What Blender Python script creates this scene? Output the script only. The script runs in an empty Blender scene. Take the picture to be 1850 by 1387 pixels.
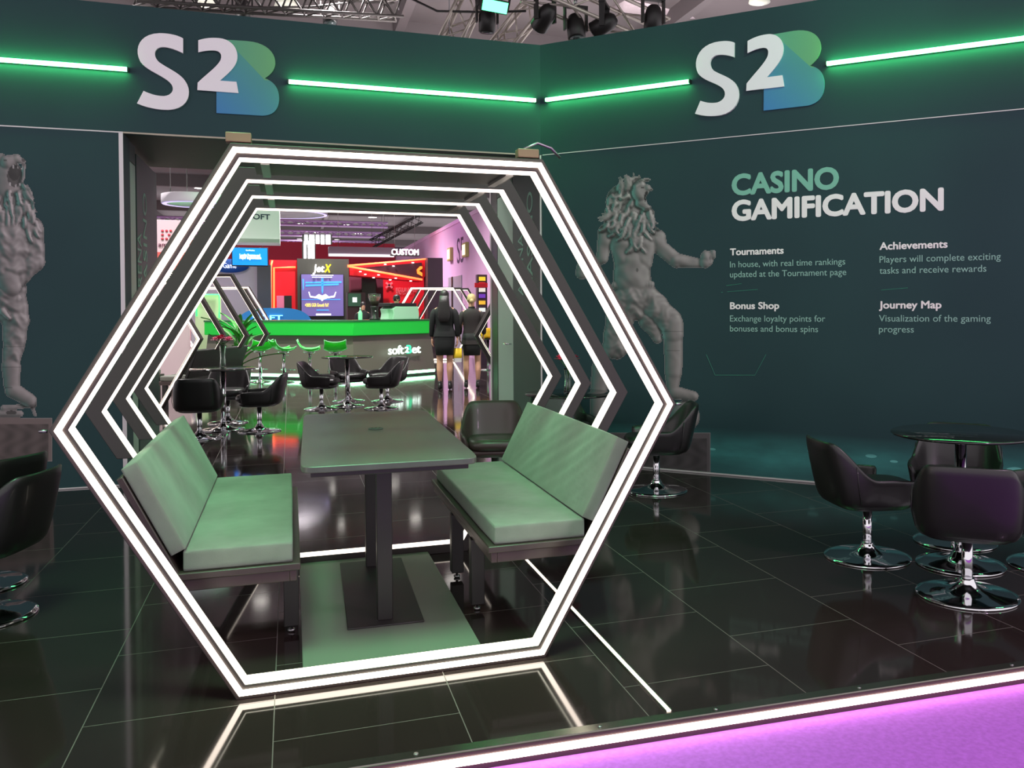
import bpy, bmesh, math, random
import numpy as np
from mathutils import Vector, Matrix
R_ = math.radians
random.seed(7)
scene = bpy.context.scene
COL = scene.collection

# ------------------------------------------------------------------ camera
CAM = np.array([-0.3774, -3.3591, 1.3902])
FPX, PPX, PPY = 1589.024, 1074.795, 584.955      # focal length and principal point of the 1850 x 1387 frame
RIGHT = np.array([0.94493, -0.32730, -0.00420]); UP = np.array([0.00971, 0.01521, 0.99984])
FWD = np.cross(UP, RIGHT); FWD /= np.linalg.norm(FWD); UP = np.cross(RIGHT, FWD)
cd = bpy.data.cameras.new('camera'); cam = bpy.data.objects.new('camera', cd); COL.objects.link(cam)
M = Matrix(((RIGHT[0], UP[0], -FWD[0], CAM[0]), (RIGHT[1], UP[1], -FWD[1], CAM[1]), (RIGHT[2], UP[2], -FWD[2], CAM[2]), (0, 0, 0, 1)))
cam.matrix_world = M
cd.sensor_fit = 'HORIZONTAL'; cd.sensor_width = 36.0; cd.lens = FPX * 36.0 / 1850.0
cd.shift_x = -(PPX - 925.0) / 1850.0; cd.shift_y = (PPY - 693.5) / 1850.0
cd.clip_start = 0.05; cd.clip_end = 300
scene.camera = cam

# ------------------------------------------------------------------ world, exposure, room lights, added fills
scene.view_settings.view_transform = 'Standard'; scene.view_settings.look = 'None'
scene.view_settings.gamma = 1.0; scene.view_settings.exposure = 0.0; scene.view_settings.use_curve_mapping = False
w = bpy.data.worlds.new('hall'); scene.world = w; w.use_nodes = True
w.node_tree.nodes['Background'].inputs[0].default_value = (0.46, 0.43, 0.45, 1)
w.node_tree.nodes['Background'].inputs[1].default_value = 2.75

def lin(c):
    return tuple(((v / 255.0) / 12.92 if v <= 10.31 else (((v / 255.0) + .055) / 1.055) ** 2.4) for v in c)

def area(name, loc, target, size, power, col, size_y=None, spread=None):
    l = bpy.data.lights.new(name, 'AREA'); l.energy = power; l.color = col; l.size = size
    if size_y: l.shape = 'RECTANGLE'; l.size_y = size_y
    if spread: l.spread = spread
    o = bpy.data.objects.new(name, l); COL.objects.link(o); o.location = loc
    o.rotation_euler = (Vector(target) - Vector(loc)).to_track_quat('-Z', 'Y').to_euler()
    return o
def spot(name, loc, target, power, col, angle, blend=.6, rad=.1):
    l = bpy.data.lights.new(name, 'SPOT'); l.energy = power; l.color = col; l.spot_size = R_(angle); l.spot_blend = blend; l.shadow_soft_size = rad
    o = bpy.data.objects.new(name, l); COL.objects.link(o); o.location = loc
    o.rotation_euler = (Vector(target) - Vector(loc)).to_track_quat('-Z', 'Y').to_euler()
    return o
GREEN = (0.10, 1.0, 0.33)
spot('truss_green_wash', (-0.5, -0.6, 5.6), (0.0, 0.95, 0.4), 5400, (0.26, 1.0, 0.45), 31, .9, 1.6)
spot('truss_green_wash', (3.6, -0.2, 5.4), (2.2, 3.2, 2.6), 220, (0.12, 1.0, 0.40), 75, .9, .2)
spot('truss_purple_wash', (3.6, -3.2, 4.8), (2.0, -1.2, 0.0), 430, (0.95, 0.58, 0.92), 80, .9, .2)
for lx, ly in ((-3.5, 9.0), (0.3, 9.5), (2.0, 11.0), (-3.0, 14.5), (1.8, 13.0), (0.2, 18.5), (2.0, 18.0), (-3.0, 20.0), (0.5, 25.0), (1.8, 26.5), (-4.0, 27.0), (0.0, 34.0), (-5.0, 36.0)):
    spot('hall_downlight', (lx, ly, 6.2), (lx, ly, 0), 1250 if ly < 24 else 1900, (1.0, .93, .92), 120, .8, .12)
spot('passage_door_fill', (-1.2, 7.6, 3.6), (1.8, 5.6, 1.2), 90, (.75, 1.0, .82), 80, .8, .1)  # added fill that brightens the pale door, no lamp hangs there
for ux, uy in ((-3.0, 9.0), (1.5, 9.5), (5.0, 8.5), (0.0, 20.0), (1.0, 45.0)):
    spot('ceiling_fill', (ux, uy, 3.9), (ux, uy + 1.5, 6.6), 600 if uy < 12 else 420, (1.0, .93, .93), 140, .9, .2)  # added upward fills that brighten the ceiling, no fixtures modelled
area('hall_green_light', (0.6, 12.3, 4.6), (0.8, 15.2, 0.6), 1.6, 120, (0.10, 1.0, 0.28), 1.6)
area('hall_purple_light', (2.4, 24.0, 5.6), (4.6, 26.0, 2.6), 2.0, 55, (0.95, 0.50, 1.0), 4)

# ------------------------------------------------------------------ pixel rays (used to measure positions on real planes)
def ray(px, py):
    return RIGHT * ((px - PPX) / FPX) - UP * ((py - PPY) / FPX) + FWD
def on(px, py, n, k):
    d = ray(px, py); n = np.array(n, float); return CAM + d * ((k - n @ CAM) / (n @ d))
def fl(px, py, z=0.0): return on(px, py, (0, 0, 1), z)
def at(px, py, Y): return on(px, py, (0, 1, 0), Y)
WY = 4.445                                                     # left wall plane
ANG = 0.8056
WN = np.array([math.sin(ANG), math.cos(ANG), 0.0]); WD = np.array([math.cos(ANG), -math.sin(ANG), 0.0]); WK = 4.3816
CORNER = np.array([(WK - WN[1] * WY) / WN[0], WY, 0.0])
def rw(px, py):                                                # right wall: distance from the corner, height
    P = on(px, py, WN, WK); return float((P - CORNER) @ WD), float(P[2])
def lw(px, py):
    P = at(px, py, WY); return float(P[0]), float(P[2])

# ------------------------------------------------------------------ materials
MATS = {}
def mat(name, col, rough=.5, metal=0.0, emit=0.0, spec=.5, bump=None, alpha=None, trans=0.0, ecol=None, coat=0.0, var=None, sheen=0.0):
    if name in MATS: return MATS[name]
    m = bpy.data.materials.new(name); m.use_nodes = True; nt = m.node_tree; b = nt.nodes['Principled BSDF']
    c = lin(col) + (1,)
    b.inputs['Base Color'].default_value = c; b.inputs['Roughness'].default_value = rough; b.inputs['Metallic'].default_value = metal
    b.inputs['Specular IOR Level'].default_value = spec
    b.inputs['Coat Weight'].default_value = coat
    b.inputs['Sheen Weight'].default_value = sheen
    if trans: b.inputs['Transmission Weight'].default_value = trans
    if emit:
        b.inputs['Emission Color'].default_value = (lin(ecol) + (1,)) if ecol else c
        b.inputs['Emission Strength'].default_value = emit
    tc = None
    if bump or var:
        tc = nt.nodes.new('ShaderNodeTexCoord')
    if bump:
        n = nt.nodes.new('ShaderNodeTexNoise'); n.inputs['Scale'].default_value = bump[0]; n.inputs['Detail'].default_value = 4
        nt.links.new(tc.outputs['Object'], n.inputs['Vector'])
        bp = nt.nodes.new('ShaderNodeBump'); bp.inputs['Strength'].default_value = bump[1]; bp.inputs['Distance'].default_value = bump[2] if len(bump) > 2 else .01
        nt.links.new(n.outputs['Fac'], bp.inputs['Height']); nt.links.new(bp.outputs['Normal'], b.inputs['Normal'])
    if var:
        n = nt.nodes.new('ShaderNodeTexNoise'); n.inputs['Scale'].default_value = var[0]; n.inputs['Detail'].default_value = 3
        mp = nt.nodes.new('ShaderNodeMapping')
        if len(var) > 2: mp.inputs['Scale'].default_value = var[2]
        nt.links.new(tc.outputs['Object'], mp.inputs['Vector']); nt.links.new(mp.outputs['Vector'], n.inputs['Vector'])
        r = nt.nodes.new('ShaderNodeValToRGB'); r.color_ramp.elements[0].position = .3; r.color_ramp.elements[1].position = .7
        r.color_ramp.elements[0].color = tuple(v * (1 - var[1]) for v in c[:3]) + (1,); r.color_ramp.elements[1].color = tuple(min(1, v * (1 + var[1])) for v in c[:3]) + (1,)
        nt.links.new(n.outputs['Fac'], r.inputs['Fac']); nt.links.new(r.outputs['Color'], b.inputs['Base Color'])
    MATS[name] = m
    return m
def N(nt, kind, **kw):
    n = nt.nodes.new(kind)
    for k, v in kw.items(): setattr(n, k, v)
    return n
def math_node(nt, op, a, b=None, clamp=False):
    n = nt.nodes.new('ShaderNodeMath'); n.operation = op; n.use_clamp = clamp
    for i, v in enumerate((a, b)):
        if v is None: continue
        if isinstance(v, (int, float)): n.inputs[i].default_value = v
        else: nt.links.new(v, n.inputs[i])
    return n.outputs[0]

m_led = mat('warm white light strip', (255, 238, 222), .4, emit=2.6, ecol=(255, 240, 224))
m_ledfront = mat('bright white light strip', (255, 238, 222), .4, emit=7.0, ecol=(255, 236, 220))
m_ledkerb = mat('kerb light strip', (255, 238, 222), .4, emit=14.0, ecol=(255, 230, 222))
m_ledsoft = mat('floor light strip', (255, 240, 225), .4, emit=3.0, ecol=(255, 234, 208))
m_green = mat('green light tube', (150, 255, 180), .4, emit=46.0, ecol=(90, 255, 140))
m_black = mat('black powder coated metal', (30, 27, 27), .45, .0, bump=(180, .05, .002))
m_frame = mat('dark brown frame metal', (52, 45, 44), .42, .2, bump=(160, .05, .002))
m_chrome = mat('polished chrome', (215, 215, 218), .06, 1.0)
m_steel = mat('brushed steel', (150, 148, 150), .32, 1.0)
m_leather = mat('black leather', (26, 24, 25), .36, .0, bump=(260, .12, .002), coat=.1)
m_leather2 = mat('brown black leather', (58, 46, 44), .38, .0, bump=(260, .12, .002), coat=.1)
m_cushion = mat('grey woven cushion cloth', (112, 115, 108), .9, spec=.2, bump=(420, .35, .002), var=(9, .10), sheen=.15)
m_tabletop = mat('dark laminate table top', (72, 70, 68), .36, bump=(90, .04, .001), var=(14, .12, (1, .15, 1)))
m_glassblack = mat('black gloss table top', (20, 21, 20), .08, coat=.3)
m_wall = None
m_white = mat('white foam letter', (250, 238, 246), .6)
m_textwhite = mat('white print', (250, 240, 242), .7)
m_textteal = mat('pale teal print', (128, 186, 168), .7)
m_bodytext = mat('grey green print', (150, 190, 180), .7)
m_trim = mat('white aluminium trim', (205, 196, 200), .35, .3)
m_skin = mat('skin', (216, 166, 136), .55)
m_darkcloth = mat('black suit cloth', (27, 30, 30), .85, bump=(120, .2, .004))
m_hairdark = mat('dark hair', (30, 26, 26), .45, bump=(60, .4, .01))
m_hairblond = mat('blond hair', (190, 168, 120), .5, bump=(60, .4, .01))

# ------------------------------------------------------------------ mesh building
class MB:
    def __init__(s): s.v = []; s.f = []; s.sm = []
    def add(s, vs, fs, smooth=False):
        o = len(s.v); s.v += [tuple(map(float, p)) for p in vs]
        for f in fs: s.f.append([i + o for i in f]); s.sm.append(smooth)
        return s
    def box(s, c, d, rz=0.0, rx=0.0, ry=0.0):
        M = Matrix.Rotation(rz, 3, 'Z') @ Matrix.Rotation(ry, 3, 'Y') @ Matrix.Rotation(rx, 3, 'X')
        vs = []
        for z in (-.5, .5):
            for y in (-.5, .5):
                for x in (-.5, .5):
                    vs.append(M @ Vector((x * d[0], y * d[1], z * d[2])) + Vector(c))
        return s.add(vs, [(0, 2, 3, 1), (4, 5, 7, 6), (0, 1, 5, 4), (2, 6, 7, 3), (0, 4, 6, 2), (1, 3, 7, 5)])
    def bx(s, x0, x1, y0, y1, z0, z1):
        return s.box(((x0 + x1) / 2, (y0 + y1) / 2, (z0 + z1) / 2), (abs(x1 - x0), abs(y1 - y0), abs(z1 - z0)))
    def hexa(s, b, t):                                      # bottom quad, top quad (same order)
        return s.add(list(b) + list(t), [(3, 2, 1, 0), (4, 5, 6, 7), (0, 1, 5, 4), (1, 2, 6, 5), (2, 3, 7, 6), (3, 0, 4, 7)])
    def prism(s, pts, fn, smooth=False):                     # pts: outline; fn(p, k) k=0/1 -> 3d
        n = len(pts)
        vs = [fn(p, 0) for p in pts] + [fn(p, 1) for p in pts]
        fs = [list(range(n))[::-1], list(range(n, 2 * n))]
        s.add(vs, fs); o = len(s.v) - 2 * n
        for i in range(n):
            j = (i + 1) % n; s.f.append([o + i, o + j, o + n + j, o + n + i]); s.sm.append(smooth)
        return s
    def loft(s, rings, cap=True, smooth=True, closed=True):
        n = len(rings[0]); vs = [p for r in rings for p in r]; fs = []
        for k in range(len(rings) - 1):
            for i in range(n if closed else n - 1):
                j = (i + 1) % n
                fs.append((k * n + i, k * n + j, (k + 1) * n + j, (k + 1) * n + i))
        if cap:
            fs.append(tuple(range(n))[::-1]); fs.append(tuple((len(rings) - 1) * n + i for i in range(n)))
        return s.add(vs, fs, smooth)
    def lathe(s, prof, seg=32, c=(0, 0, 0), smooth=True, cap=True):
        rings = [[(c[0] + r * math.cos(2 * math.pi * i / seg), c[1] + r * math.sin(2 * math.pi * i / seg), c[2] + z) for i in range(seg)] for r, z in prof]
        return s.loft(rings, cap, smooth)
    def tube(s, path, r, seg=8, cap=True, smooth=True):
        P = [Vector(p) for p in path]; rr = r if isinstance(r, (list, tuple)) else [r] * len(P); rings = []
        up = Vector((0, 0, 1))
        for i, p in enumerate(P):
            t = (P[min(i + 1, len(P) - 1)] - P[max(i - 1, 0)]).normalized()
            a = t.cross(up)
            if a.length < 1e-3: a = t.cross(Vector((0, 1, 0)))
            a.normalize(); b = a.cross(t).normalized()
            rings.append([p + (a * math.cos(2 * math.pi * k / seg) + b * math.sin(2 * math.pi * k / seg)) * rr[i] for k in range(seg)])
        return s.loft(rings, cap, smooth)
    def ball(s, c, r, seg=14, rings=9, sx=1, sy=1, sz=1):
        rs = []
        for k in range(rings + 1):
            a = -math.pi / 2 + math.pi * k / rings; q = max(math.cos(a), .02)
            rs.append([(c[0] + sx * r * q * math.cos(2 * math.pi * i / seg), c[1] + sy * r * q * math.sin(2 * math.pi * i / seg), c[2] + sz * r * math.sin(a)) for i in range(seg)])
        return s.loft(rs, True, True)
    def mesh(s, name):
        me = bpy.data.meshes.new(name); me.from_pydata(s.v, [], s.f); me.update()
        bm = bmesh.new(); bm.from_mesh(me); bmesh.ops.recalc_face_normals(bm, faces=bm.faces)
        bm.to_mesh(me); bm.free()
        me.polygons.foreach_set('use_smooth', s.sm[:len(me.polygons)])
        return me
    def build(s, name, m, parent=None, bevel=0, sub=0, loc=None, rz=None, seg=2):
        me = s.mesh(name); me.materials.append(m)
        o = bpy.data.objects.new(name, me); COL.objects.link(o)
        if parent: o.parent = parent
        if loc is not None: o.location = loc
        if rz is not None: o.rotation_euler = (0, 0, rz)
        if bevel:
            b = o.modifiers.new('bevel', 'BEVEL'); b.width = bevel; b.segments = seg; b.limit_method = 'ANGLE'; b.angle_limit = R_(40)
            me.polygons.foreach_set('use_smooth', [True] * len(me.polygons))
            me.set_sharp_from_angle(angle=R_(40)) if hasattr(me, 'set_sharp_from_angle') else None
        if sub:
            b = o.modifiers.new('subdivision', 'SUBSURF'); b.levels = sub; b.render_levels = sub
        return o
def thing(name, label, cat, loc=(0, 0, 0), rz=0.0, group=None):
    o = bpy.data.objects.new(name, None); COL.objects.link(o); o.location = loc; o.rotation_euler = (0, 0, rz)
    o.empty_display_size = .1
    return tag(o, label, cat, group)
def tag(o, label, cat, group=None):
    o['label'] = label; o['category'] = cat
    if group: o['group'] = group
    return o
def struct(o):
    o['kind'] = 'structure'; return o
def dup(root, loc, rz, label, group=None):
    r = root.copy(); COL.objects.link(r); r.location = loc; r.rotation_euler = (0, 0, rz); r['label'] = label
    if group: r['group'] = group
    for ch in list(root.children):
        c = ch.copy(); COL.objects.link(c); c.parent = r
        for g in list(ch.children):
            d = g.copy(); COL.objects.link(d); d.parent = c
    return r
def superellipse(a, b, n=3.0, seg=32, c=(0, 0), z=0.0):
    out = []
    for i in range(seg):
        t = 2 * math.pi * i / seg; ct, st = math.cos(t), math.sin(t)
        out.append((c[0] + a * math.copysign(abs(ct) ** (2 / n), ct), c[1] + b * math.copysign(abs(st) ** (2 / n), st), z))
    return out

# lettering: text set on a plane given by origin O, direction X (reading), direction Y (up)
def text(name, body, size, O, X, Y, m, parent=None, thick=.002, bold=0.0, width=None, align='LEFT', shear=0.0, space=1.0):
    cu = bpy.data.curves.new(name, 'FONT'); cu.body = body; cu.size = size; cu.align_x = align
    cu.offset = 0.0; cu.extrude = thick / 2; cu.shear = shear; cu.space_character = space; cu.resolution_u = 4
    o = bpy.data.objects.new(name + '_tmp', cu); COL.objects.link(o)
    dg = bpy.context.evaluated_depsgraph_get(); me = bpy.data.meshes.new_from_object(o.evaluated_get(dg))
    bpy.data.objects.remove(o); bpy.data.curves.remove(cu)
    n = len(me.vertices); co = np.empty(n * 3); me.vertices.foreach_get('co', co); co = co.reshape(-1, 3)
    if bold:                                                    # heavier strokes: copies set a hair apart in the same plane
        polys = [tuple(p.vertices) for p in me.polygons]; V0 = co; allv = [V0]; allf = list(polys)
        for k in range(8):
            d = np.array([math.cos(k * math.pi / 4), math.sin(k * math.pi / 4), 0]) * bold; d[2] = .00025 * (k + 1)
            allf += [tuple(i + len(allv) * n for i in p) for p in polys]; allv.append(V0 + d)
        co = np.concatenate(allv); bpy.data.meshes.remove(me); me = bpy.data.meshes.new(name); me.from_pydata(co.tolist(), [], allf); n = len(co)
    sx = 1.0
    if width:
        span = co[:, 0].max() - co[:, 0].min(); sx = width / span
        co[:, 0] = (co[:, 0] - co[:, 0].min())
    co[:, 0] *= sx
    X = np.array(X, float); X /= np.linalg.norm(X); Y = np.array(Y, float); Y /= np.linalg.norm(Y); Z = np.cross(X, Y); O = np.array(O, float)
    W = O + np.outer(co[:, 0], X) + np.outer(co[:, 1], Y) + np.outer(co[:, 2] + thick / 2, Z)
    me.vertices.foreach_set('co', W.reshape(-1)); me.update()
    me.name = name; me.materials.clear(); me.materials.append(m)
    ob = bpy.data.objects.new(name, me); COL.objects.link(ob)
    if parent: ob.parent = parent
    return ob

# ================================================================== THE SETTING
def kerb(x): return -.633 - .037 * x
# black glossy tile floor
def tile_material():
    m = bpy.data.materials.new('black gloss tile'); m.use_nodes = True; nt = m.node_tree; b = nt.nodes['Principled BSDF']
    tc = N(nt, 'ShaderNodeTexCoord'); sp = N(nt, 'ShaderNodeSeparateXYZ'); nt.links.new(tc.outputs['Object'], sp.inputs[0])
    u = math_node(nt, 'DIVIDE', math_node(nt, 'ADD', sp.outputs['X'], 1.047 + 60.4), .604)
    fx = math_node(nt, 'FRACT', u); colm = math_node(nt, 'FLOOR', u)
    off = math_node(nt, 'MULTIPLY', math_node(nt, 'MODULO', colm, 2.0), .32)
    v = math_node(nt, 'DIVIDE', math_node(nt, 'ADD', math_node(nt, 'ADD', sp.outputs['Y'], .045 + 64.0), off), .64)
    fy = math_node(nt, 'FRACT', v)
    dx = math_node(nt, 'MULTIPLY', math_node(nt, 'SUBTRACT', .5, math_node(nt, 'ABSOLUTE', math_node(nt, 'SUBTRACT', fx, .5))), .604)
    dy = math_node(nt, 'MULTIPLY', math_node(nt, 'SUBTRACT', .5, math_node(nt, 'ABSOLUTE', math_node(nt, 'SUBTRACT', fy, .5))), .64)
    g = math_node(nt, 'LESS_THAN', math_node(nt, 'MINIMUM', dx, dy), .0017)
    nz = N(nt, 'ShaderNodeTexNoise'); nz.inputs['Scale'].default_value = 3.0; nz.inputs['Detail'].default_value = 6; nt.links.new(tc.outputs['Object'], nz.inputs['Vector'])
    rp = N(nt, 'ShaderNodeValToRGB'); rp.color_ramp.elements[0].color = lin((36, 28, 28)) + (1,); rp.color_ramp.elements[1].color = lin((44, 35, 34)) + (1,)
    nt.links.new(nz.outputs['Fac'], rp.inputs['Fac'])
    mx = N(nt, 'ShaderNodeMixRGB'); nt.links.new(g, mx.inputs[0]); nt.links.new(rp.outputs['Color'], mx.inputs[1]); mx.inputs[2].default_value = lin((98, 90, 88)) + (1,)
    nt.links.new(mx.outputs[0], b.inputs['Base Color'])
    rr = N(nt, 'ShaderNodeMapRange'); rr.inputs[3].default_value = .045; rr.inputs[4].default_value = .10; nt.links.new(nz.outputs['Fac'], rr.inputs[0])
    r2 = math_node(nt, 'ADD', rr.outputs[0], math_node(nt, 'MULTIPLY', g, .5)); nt.links.new(r2, b.inputs['Roughness'])
    b.inputs['Specular IOR Level'].default_value = .55
    return m
m_floor = tile_material()
o = MB().hexa([(-9, kerb(-9) + .05, -.05), (8, kerb(8) + .05, -.05), (8, 36, -.05), (-9, 36, -.05)], [(-9, kerb(-9) + .05, 0), (8, kerb(8) + .05, 0), (8, 36, 0), (-9, 36, 0)]).build('floor', m_floor); struct(o)
# platform edge: metal trim with screws, dark riser, light strip
t = thing('platform_edge_trim', 'bevelled metal edge trim with a glowing strip along the black platform', 'edge trim', (0, kerb(0), 0))
def K(x, d, z): return (x, -.037 * x + d, z)
m_kerb = mat('dark brown kerb metal', (66, 52, 50), .35, .4)
m_trimmetal = mat('dull aluminium edge', (120, 116, 110), .22, .9)
MB().hexa([K(-6, .0, -.062), K(6, .0, -.062), K(6, .049, -.062), K(-6, .049, -.062)], [K(-6, .0, -.001), K(6, .0, -.001), K(6, .049, -.001), K(-6, .049, -.001)]).build('riser', m_kerb, t)
MB().hexa([K(-6, .004, -.001), K(6, .004, -.001), K(6, .05, -.001), K(-6, .05, -.001)], [K(-6, .006, .003), K(6, .006, .003), K(6, .05, .003), K(-6, .05, .003)]).build('metal_edge', m_trimmetal, t)
MB().hexa([K(-6, -.006, -.040), K(6, -.006, -.040), K(6, .002, -.040), K(-6, .002, -.040)], [K(-6, -.006, -.017), K(6, -.006, -.017), K(6, .002, -.017), K(-6, .002, -.017)]).build('light_strip', m_ledkerb, t)
for x in (-.63, -.02, .58, 1.0, 1.57, 2.25):
    p = K(x, .028, .003); MB().lathe([(.008, 0), (.007, .003), (.001, .0035)], 12, p).build('screw', m_steel, t)
m_carpet = mat('purple carpet', (168, 96, 196), .95, spec=.1, bump=(220, .35, .004), var=(60, .10))
o = MB().bx(-9, 8, -6.0, -.60, -.11, -.062).build('floor_carpet', m_carpet); struct(o); o.name = 'floor_walkway'
# recessed floor light line: right and a stub at left
for nm, seg, lab in (('r', [(.842, -.60), (.842, 1.385)], 'long warm light strip set in the black floor right of the booth'),):
    t = thing('floor_light', lab, 'floor light', (seg[0][0], seg[0][1], 0))
    L = seg[1][1] - seg[0][1]
    MB().bx(-.0075, .0075, 0, L, 0.0005, .0055).build('diffuser', m_ledsoft, t)
    MB().bx(-.012, -.008, 0, L, 0.0005, .006).build('channel', m_steel, t); MB().bx(.008, .012, 0, L, 0.0005, .006).build('channel', m_steel, t)
# ---- printed wall material: dark teal with soft cloudy print; the lower band carries a lighter teal wave
def wall_material(name, axis, wave):
    m = bpy.data.materials.new(name); m.use_nodes = True; nt = m.node_tree; b = nt.nodes['Principled BSDF']
    tc = N(nt, 'ShaderNodeTexCoord'); sp = N(nt, 'ShaderNodeSeparateXYZ'); nt.links.new(tc.outputs['Object'], sp.inputs[0])
    nz = N(nt, 'ShaderNodeTexNoise'); nz.inputs['Scale'].default_value = .9; nz.inputs['Detail'].default_value = 2; nt.links.new(tc.outputs['Object'], nz.inputs['Vector'])
    rp = N(nt, 'ShaderNodeValToRGB'); rp.color_ramp.elements[0].position = .3; rp.color_ramp.elements[1].position = .75
    rp.color_ramp.elements[0].color = lin((32, 59, 64)) + (1,); rp.color_ramp.elements[1].color = lin((37, 66, 70)) + (1,)
    nt.links.new(nz.outputs['Fac'], rp.inputs['Fac']); col = rp.outputs['Color']
    if wave:
        z = sp.outputs['Z']
        hump = math_node(nt, 'SUBTRACT', 1.0, math_node(nt, 'ABSOLUTE', math_node(nt, 'DIVIDE', math_node(nt, 'SUBTRACT', z, .17), .22)), True)
        mp = N(nt, 'ShaderNodeMapping'); mp.inputs['Scale'].default_value = (2.2, 2.2, 6.0); nt.links.new(tc.outputs['Object'], mp.inputs['Vector'])
        n2 = N(nt, 'ShaderNodeTexNoise'); n2.inputs['Scale'].default_value = 1.3; n2.inputs['Detail'].default_value = 3; nt.links.new(mp.outputs['Vector'], n2.inputs['Vector'])
        f = math_node(nt, 'MULTIPLY', hump, math_node(nt, 'MULTIPLY', n2.outputs['Fac'], 1.5), True)
        mx = N(nt, 'ShaderNodeMixRGB'); nt.links.new(f, mx.inputs[0]); nt.links.new(col, mx.inputs[1]); mx.inputs[2].default_value = lin((62, 132, 130)) + (1,); col = mx.outputs[0]
        # bright bokeh-like dots of the print in a row
        vo = N(nt, 'ShaderNodeTexVoronoi'); mp2 = N(nt, 'ShaderNodeMapping'); mp2.inputs['Scale'].default_value = (5.5, 5.5, 17.0); nt.links.new(tc.outputs['Object'], mp2.inputs['Vector']); nt.links.new(mp2.outputs['Vector'], vo.inputs['Vector']); vo.inputs['Scale'].default_value = 1.0
        dot = math_node(nt, 'LESS_THAN', vo.outputs['Distance'], .26)
        band = math_node(nt, 'SUBTRACT', 1.0, math_node(nt, 'ABSOLUTE', math_node(nt, 'DIVIDE', math_node(nt, 'SUBTRACT', z, .225), .055)), True)
        f2 = math_node(nt, 'MULTIPLY', math_node(nt, 'MULTIPLY', dot, band), .75, True)
        mx2 = N(nt, 'ShaderNodeMixRGB'); nt.links.new(f2, mx2.inputs[0]); nt.links.new(col, mx2.inputs[1]); mx2.inputs[2].default_value = lin((120, 200, 195)) + (1,); col = mx2.outputs[0]
    nt.links.new(col, b.inputs['Base Color']); b.inputs['Roughness'].default_value = .62; b.inputs['Specular IOR Level'].default_value = .3
    return m
m_wall = wall_material('dark teal wall print', 'x', False); m_wallr = wall_material('dark teal wall print with wave', 'x', True)
m_soffit = mat('dark passage lining', (46, 46, 44), .6)
SZ, TZ = 2.795, 3.80                                            # seam and wall top heights
OX0, OX1, PD = -1.612, 1.8175, 6.3                              # opening and depth of the passage behind it
o = MB().bx(-7, OX0 - .001, WY, 4.75, 0, SZ).build('wall_left', m_wall); struct(o); WL = o
MB().bx(-7, CORNER[0], WY - .002, 4.6, SZ + .006, TZ).build('fascia', m_wall, o)
MB().bx(-7, CORNER[0], 4.601, PD, SZ + .01, TZ - .3).build('header', m_soffit, o)
t0 = MB().bx(-7, OX0, WY - .004, WY + .01, SZ - .004, SZ + .005).build('trim_1', m_trim); struct(t0)
t0 = MB().bx(OX0, CORNER[0] - .02, WY - .002, WY + .02, SZ - .006, SZ + .006).build('trim_2', mat('bright passage edge', (150, 140, 128), .3, .6)); struct(t0)
t0 = MB().bx(OX0 - .030, OX0, WY - .006, WY + .006, 0, SZ - .006).build('trim_3', m_trim); struct(t0)
t0 = MB().bx(OX0 - 5.4, OX0 - .03, WY - .012, WY - .001, 0.002, .012).build('trim_4', m_trim); struct(t0)
# right wall
def wr_box(s0, s1, d0, d1, z0, z1):
    q = lambda s, d, z: tuple(CORNER + WD * s - WN * d + np.array([0, 0, z]))
    return [q(s0, d0, z0), q(s1, d0, z0), q(s1, d1, z0), q(s0, d1, z0)], [q(s0, d0, z1), q(s1, d0, z1), q(s1, d1, z1), q(s0, d1, z1)]
o = MB().hexa(*wr_box(.012, 6.5, -.12, 0, 0, SZ)).build('wall_right', m_wallr); struct(o)
MB().hexa(*wr_box(.0, 6.5, -.12, .002, SZ + .006, TZ)).build('fascia', m_wall, o)
t0 = MB().hexa(*wr_box(.02, 6.5, -.01, .005, SZ - .003, SZ + .004)).build('trim_5', m_trim); struct(t0)
t0 = MB().hexa(*wr_box(.05, 6.5, .002, .014, .002, .014)).build('trim_6', m_trim); struct(t0)
def wall_mark(name, pts, wpx, m):                               # thin printed line on the right wall
    P = [CORNER + WD * rw(*p)[0] - WN * .0015 + np.array([0, 0, rw(*p)[1]]) for p in pts]
    MB().tube([tuple(p) for p in P], wpx, 4, smooth=False).build(name, m, o)
m_mark = mat('teal printed line', (60, 128, 112), .7)
for pts in ([(1314, 527), (1369, 523)], [(1312, 516), (1340, 512.5)], [(1303, 528), (1306, 528)], [(1276, 640), (1292, 677.5), (1364, 677.5), (1384, 640)], [(1592, 524), (1640, 520)]): wall_mark('printed_line', pts, .0022, m_mark)
t0 = MB().hexa(*wr_box(-.008, .006, -.02, .006, 0, SZ)).build('trim_7', m_trim); struct(t0)
# passage: right side = lettered panel, glazed pale door, dark post; left side mirrored
m_jamb = mat('dark green panel', (36, 62, 54), .5)
m_paledoor = mat('pale grey green door', (150, 176, 158), .45)
o = MB().bx(OX1 + .004, OX1 + .07, WY + .02, 5.59, 0, SZ).build('wall_passage', m_jamb); struct(o)
tx = mat('pale green letter', (120, 170, 145), .6)
text('lettering', 'CASINO', .30, (OX1 + .003, 4.80, .0), (0, 0, 1), (0, 1, 0), tx, o, width=1.0).location = (0, 0, 1.52)
text('lettering', 'ARENA', .30, (OX1 + .003, 5.16, .0), (0, 0, 1), (0, 1, 0), tx, o, width=.62).location = (0, 0, 1.52)
o = MB().bx(OX0 - .07, OX0 - .004, 5.10, PD, 0, SZ - .06).build('wall_passage_side', m_jamb); struct(o)
text('lettering', 'CASINO', .30, (OX0 - .003, 5.62, .0), (0, 0, 1), (0, -1, 0), tx, o, width=1.0).location = (0, 0, 1.45)
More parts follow.
